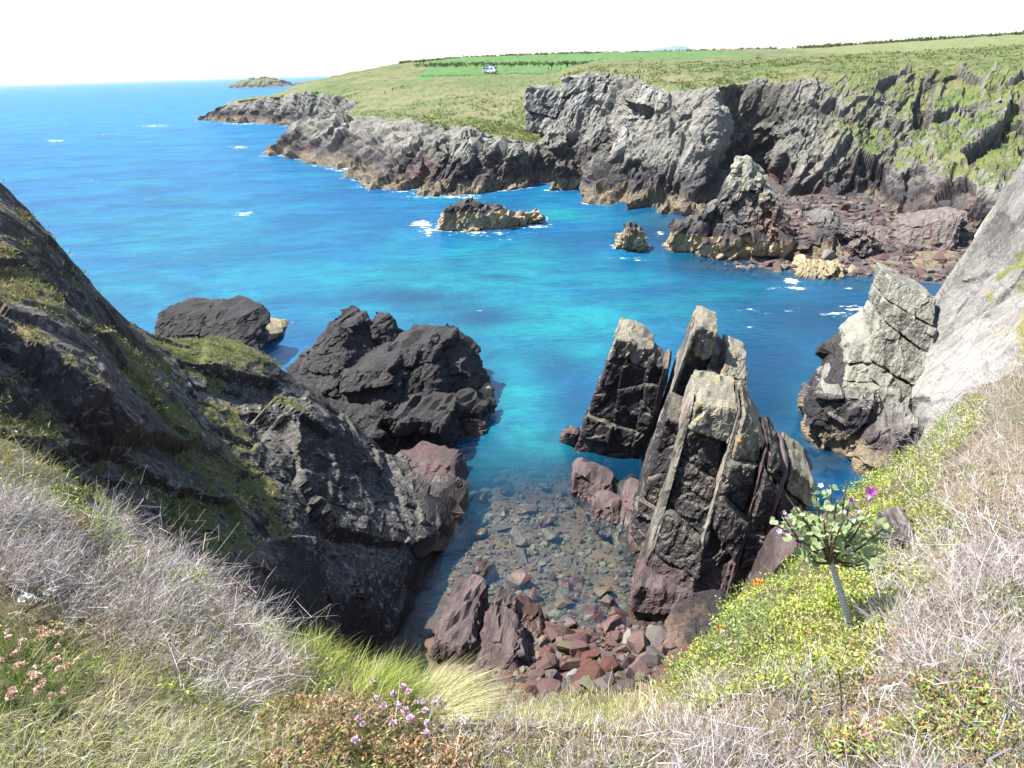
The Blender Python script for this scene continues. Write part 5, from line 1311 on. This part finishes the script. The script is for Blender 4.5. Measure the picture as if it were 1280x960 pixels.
# body profile extruded across the width
prof = [(-2.5, .35), (2.45, .35), (2.5, .8), (2.35, 1.05), (1.85, 1.95), (1.6, 2.02), (-2.35, 2.02), (-2.5, 1.8)]
bm = bmesh.new(); fr = [bm.verts.new((x, -.95, z)) for x, z in prof]; fa = bm.faces.new(fr)
ex = bmesh.ops.extrude_face_region(bm, geom=[fa]); bmesh.ops.translate(bm, vec=(0, 1.9, 0), verts=[g for g in ex['geom'] if isinstance(g, bmesh.types.BMVert)])
bmesh.ops.recalc_face_normals(bm, faces=bm.faces); bmesh.ops.bevel(bm, geom=list(bm.edges), offset=.08, segments=2, affect='EDGES')
me = bpy.data.meshes.new('body'); bm.to_mesh(me); bm.free(); vpart('body', me, M_wht)
for x0 in (-1.75, -.45, .95): vpart('window', boxm('window', (x0, -.965, 1.5), (.95, .03, .42), .01), M_gls)
vpart('windscreen', boxm('windscreen', (2.13, 0, 1.5), (.05, 1.5, .6), .01), M_gls).rotation_euler = (0, 0, 0)
for x0 in (-1.55, 1.55):
    for y0 in (-.86, .86):
        th_ = np.linspace(0, 2 * math.pi, 17)[:-1]
        vv, ff = tube([(x0, y0 - .1, .33), (x0, y0 - .099, .33), (x0, y0 + .099, .33), (x0, y0 + .1, .33)], [.02, .33, .33, .02], 16)
        wo_ = vpart('wheel', mesh_np('wheel', vv, ff), M_blk)
        v2, f2 = tube([(x0, y0 - .12, .33), (x0, y0 - .119, .33), (x0, y0 + .119, .33), (x0, y0 + .12, .33)], [.01, .17, .17, .01], 12)
        vpart('hub_cap', mesh_np('hub_cap', v2, f2), M_gry, wo_)
vpart('bumper', boxm('bumper', (2.5, 0, .5), (.14, 1.8, .22), .03), M_gry)
rf = [(-1.9, 2.05), (1.1, 2.05), (1.25, 2.75), (-1.9, 2.2)]
bm = bmesh.new(); fr = [bm.verts.new((x, -.75, z)) for x, z in rf]; fa = bm.faces.new(fr)
ex = bmesh.ops.extrude_face_region(bm, geom=[fa]); bmesh.ops.translate(bm, vec=(0, 1.5, 0), verts=[g for g in ex['geom'] if isinstance(g, bmesh.types.BMVert)])
bmesh.ops.recalc_face_normals(bm, faces=bm.faces); me = bpy.data.meshes.new('pop_up_roof'); bm.to_mesh(me); bm.free(); vpart('pop_up_roof', me, M_blu)

# walkers on the coast path
def person(px, py, lab, jacket, height=1.72, face=0.0, stride=.25):
    h = far_hit(px, py)
    if h is None: return
    s_ = height / 1.75
    sk = {'pel': (0, 0, .95), 'sp': (0, 0, 1.2), 'ch': (0, 0, 1.4), 'nk': (0, .0, 1.52), 'hd': (0, .02, 1.64), 'hd2': (0, .02, 1.74),
          'hl': (-.1, 0, .9), 'kl': (-.11, stride * .5, .5), 'al': (-.11, stride * .2, .08), 'tl': (-.11, stride * .2 + .16, .03),
          'hr': (.1, 0, .9), 'kr': (.11, -stride * .1, .5), 'ar': (.11, -stride, .1), 'tr': (.11, -stride + .15, .03),
          'sl': (-.2, 0, 1.42), 'el': (-.26, -.06, 1.15), 'wl': (-.26, .08, .9), 'fl': (-.25, .12, .82),
          'sr': (.2, 0, 1.42), 'er': (.26, -.02, 1.15), 'wr': (.26, .14, .92), 'fr': (.25, .18, .84)}
    rad = {'pel': .15, 'sp': .14, 'ch': .16, 'nk': .06, 'hd': .1, 'hd2': .085, 'hl': .1, 'kl': .065, 'al': .045, 'tl': .04, 'hr': .1, 'kr': .065, 'ar': .045, 'tr': .04, 'sl': .07, 'el': .05, 'wl': .035, 'fl': .03, 'sr': .07, 'er': .05, 'wr': .035, 'fr': .03}
    ed = [('pel', 'sp'), ('sp', 'ch'), ('ch', 'nk'), ('nk', 'hd'), ('hd', 'hd2'), ('pel', 'hl'), ('hl', 'kl'), ('kl', 'al'), ('al', 'tl'), ('pel', 'hr'), ('hr', 'kr'), ('kr', 'ar'), ('ar', 'tr'), ('ch', 'sl'), ('sl', 'el'), ('el', 'wl'), ('wl', 'fl'), ('ch', 'sr'), ('sr', 'er'), ('er', 'wr'), ('wr', 'fr')]
    ks = list(sk); me = bpy.data.meshes.new('person'); me.from_pydata([sk[k_] for k_ in ks], [(ks.index(a), ks.index(b)) for a, b in ed], [])
    t = NT('walker_clothes'); tc = t.n('ShaderNodeTexCoord'); sp_ = t.n('ShaderNodeSeparateXYZ'); t.put(sp_.inputs[0], tc.outputs['Object']); z = sp_.outputs[2]
    c_ = t.mix(t.math('GREATER_THAN', z, .95), (0.035, 0.04, 0.06), jacket)
    c_ = t.mix(t.math('GREATER_THAN', z, 1.53), c_, (0.45, 0.28, 0.2)); c_ = t.mix(t.math('GREATER_THAN', z, 1.7), c_, (0.05, 0.03, 0.02)); c_ = t.mix(t.math('LESS_THAN', z, .09), c_, (.03, .02, .015))
    o = tag(obj('person', me, t.done(t.principled(c_, .85))), lab, 'person', 'walkers on the far coast path')
    md = o.modifiers.new('skin', 'SKIN'); md.use_smooth_shade = True
    for i, k_ in enumerate(ks):
        sv = me.skin_vertices[0].data[i]; sv.radius = (rad[k_], rad[k_]); sv.use_root = (k_ == 'pel')
    o.modifiers.new('sub', 'SUBSURF').levels = 1
    o.location = h; o.rotation_euler = (0, 0, face); o.scale = [s_] * 3
person(504, 111, 'walker in dark jacket on the coast path above the far rocks', (0.06, 0.05, 0.05), 1.8, .4)
person(501.5, 111.5, 'walker in red-brown jacket beside a companion on the coast path', (0.22, 0.06, 0.03), 1.7, .2)
person(491, 114, 'walker in black trailing behind the pair on the coast path', (0.02, 0.02, 0.025), 1.75, -.3)
person(481.5, 118, 'walker in grey lowest on the coast path by the rocks', (0.12, 0.12, 0.13), 1.7, .1)
person(685.5, 88, 'walker in black on the turf above the pale far cliff', (0.02, 0.02, 0.03), 1.75, .6)
person(689, 88, 'walker in white on the turf above the pale far cliff', (0.6, 0.6, 0.6), 1.7, .8)
person(701, 88, 'walker in rusty red on the turf above the pale far cliff', (0.3, 0.07, 0.04), 1.75, 0)

# sailing boat by the island
bp = W(299, 107.6); bp[2] = 0
boat = empty('sailing_boat', bp, 'tiny white sailing boat beside the far island', 'boat')
hullv = []; hf = []
for i, x in enumerate(np.linspace(-4.5, 4.5, 9)):
    w_ = 1.5 * (1 - (abs(x) / 4.6) ** 2.4) * (1 if x < 0 else 1) + .03
    for (y_, z_) in ((-w_, 1.0), (-w_ * .7, .2), (0, -.4), (w_ * .7, .2), (w_, 1.0)): hullv.append((x, y_, z_))
for i in range(8):
    for j in range(4): a = i * 5 + j; hf.append((a, a + 1, a + 6, a + 5))
    hf.append((i * 5 + 4, i * 5, i * 5 + 5, i * 5 + 9))
def bpart(name, me, mat):
    o = bpy.data.objects.new(name, me); col.objects.link(o); me.materials.append(mat); o.parent = boat
bpart('hull', mesh_np('hull', np.array(hullv), np.array(hf)), M_wht)
vv, ff = tube([(.5, 0, .9), (.5, 0, 13)], [.1, .06], 6); bpart('mast', mesh_np('mast', vv, ff), M_gry)
for nm, a in (('mainsail', [(.4, 0, 2), (-3.8, .5, 2), (.4, 0, 12.5)]), ('foresail', [(.7, 0, 11), (4.2, 0, 1.2), (.8, .6, 1.6)])):
    a = np.array(a, float); g_ = []; 
    vv = np.concatenate([a, a + np.array([0, .05, 0])]); bpart(nm, mesh_np(nm, vv, np.array([(0, 1, 2), (5, 4, 3), (0, 3, 4), (0, 4, 1), (1, 4, 5), (1, 5, 2), (2, 5, 3), (2, 3, 0)])), M_wht)
boat.rotation_euler = (0, 0, .5)

# scrub on the far turf: low tufts too many to count
def tufts(name, pts, sizes, pal, seed, wide=1.0):
    r = np.random.default_rng(seed); Pn = Plants(); n = len(pts); pts = np.array(pts); sizes = np.array(sizes)
    for _ in range(7):
        d = unit(r.normal(size=(n, 3)) + np.array([0, 0, .7]))
        Pn.leaves(pts + r.normal(size=(n, 3)) * sizes[:, None] * np.array([.35, .35, .12]), d, unit(r.normal(size=(n, 3))), sizes * r.uniform(.5, 1.1, n), sizes * wide * r.uniform(.25, .6, n), colors(n, pal, .2, r))
    return Pn.mesh(name)
vk = np.where((at['veg'] > .75) & (q[:, 1] < 300) & (q[:, 1] > 90))[0]
dens = fbm(q[vk] / 14.0, 3, 88)
vk = vk[dens > -0.25]
vk = rng.choice(vk, min(len(vk), 3600), replace=False)
szs = rng.uniform(.25, .7, len(vk)) * (1 + .5 * (q[vk, 1] > 200))
tag(obj('scrub', tufts('scrub', q[vk], szs, [(0.09, 0.13, 0.03), (0.10, 0.14, 0.03), (0.13, 0.13, 0.05), (0.10, 0.085, 0.045), (0.09, 0.11, 0.035), (0.12, 0.17, 0.035)], 4), M_plant), kind='stuff')
# turf tufts on the left cliff
lk = np.where(al['veg'] > .55)[0]
lk = lk[(ql[lk, 1] > 8)]
lk = rng.choice(lk, min(len(lk), 5500), replace=False)
tag(obj('cliff_turf', tufts('cliff_turf', ql[lk], rng.uniform(.09, .26, len(lk)), [(0.10, 0.13, 0.03), (0.15, 0.17, 0.05), (0.2, 0.17, 0.09), (0.26, 0.21, 0.13), (0.07, 0.08, 0.025), (0.13, 0.09, 0.05)], 14, .35), M_plant), kind='stuff')
# hedges along the fields
def hedge(pxs_, lab, size=2.2, n=220):
    pts = []
    for _ in range(n):
        u = rng.random() * (len(pxs_) - 1); i = int(u); fr_ = u - i
        a, b = P(*pxs_[i]), P(*pxs_[i + 1]); pts.append(a * (1 - fr_) + b * fr_ + rng.normal(size=3) * np.array([.8, .8, .3]) + v3(0, 0, .3))
    sz = rng.uniform(.7, 1.3, n) * size
    tag(obj('hedge', tufts('hedge', pts, sz, [(0.055, 0.08, 0.025), (0.07, 0.10, 0.03), (0.09, 0.11, 0.04)], int(pxs_[0][0])), M_plant), lab, 'hedge', 'field hedges on the skyline')
hedge([(1000, 61.5, 598), (1060, 58.5, 598), (1130, 53.5, 598), (1205, 48.5, 598), (1300, 42.5, 598), (1400, 37, 598)], 'dark green field hedge on the skyline above the right far cliff', 2.6, 700)
hedge([(560, 74.5, 528), (640, 70, 543), (720, 67.5, 568), (800, 66.5, 583), (900, 63.5, 598), (1000, 61.5, 598)], 'thin field hedge on the skyline behind the camper van', 1.5, 600)
hedge([(520, 83, 420), (580, 81.5, 400), (660, 81, 395), (740, 80, 395), (800, 78, 395)], 'low hedge along the near side of the bright green field', 1.3, 420)
hedge([(500, 80, 508), (530, 77.5, 518), (560, 75, 528)], 'short dark hedge on the shoulder of the far headland', 1.6, 200)

# ---- surf: thin foam where the swell meets rock
from mathutils.kdtree import KDTree
shore = []
for o_ in list(col.objects):
    if o_.type != 'MESH' or not (o_.name.startswith(('rock', 'headland', 'cliff')) and 'turf' not in o_.name): continue
    me = o_.data; v = np.zeros(len(me.vertices) * 3, np.float32); me.vertices.foreach_get('co', v); v = v.reshape(-1, 3)
    v = v[np.abs(v[:, 2]) < 0.45]
    shore.append(v[::3])
shore = np.concatenate(shore)
kd = KDTree(len(shore))
for i, v in enumerate(shore): kd.insert((float(v[0]), float(v[1]), 0.0), i)
kd.balance()
dsh = np.array([kd.find((float(p_[0]), float(p_[1]), 0.0))[2] if (20 < p_[1] < 520 and abs(p_[0]) < 350) else 99.0 for p_ in ps])
swell = sstep(50, 90, ps[:, 1]) * sstep(25, -10, ps[:, 0] - 0.12 * ps[:, 1]) * 0.75 + 0.12
foam2 = np.maximum(foam, np.exp(-(dsh / (0.5 + 0.006 * ps[:, 1])) ** 1.3) * 0.62 * swell)
sea.data.attributes['foam'].data.foreach_set('value', foam2.astype(np.float32))

# ================================================================== HAZE
t = NT('haze')
pv = t.n('ShaderNodeVolumePrincipled'); pv.inputs['Color'].default_value = (0.93, 0.96, 1.0, 1); pv.inputs['Density'].default_value = 0.00005; pv.inputs['Anisotropy'].default_value = 0.2
t.t.links.new(pv.outputs[0], t.out.inputs['Volume'])
tag(obj('haze', boxm('haze', (0, 19000, 60), (260000, 44000, 146)), t.mat), kind='stuff')
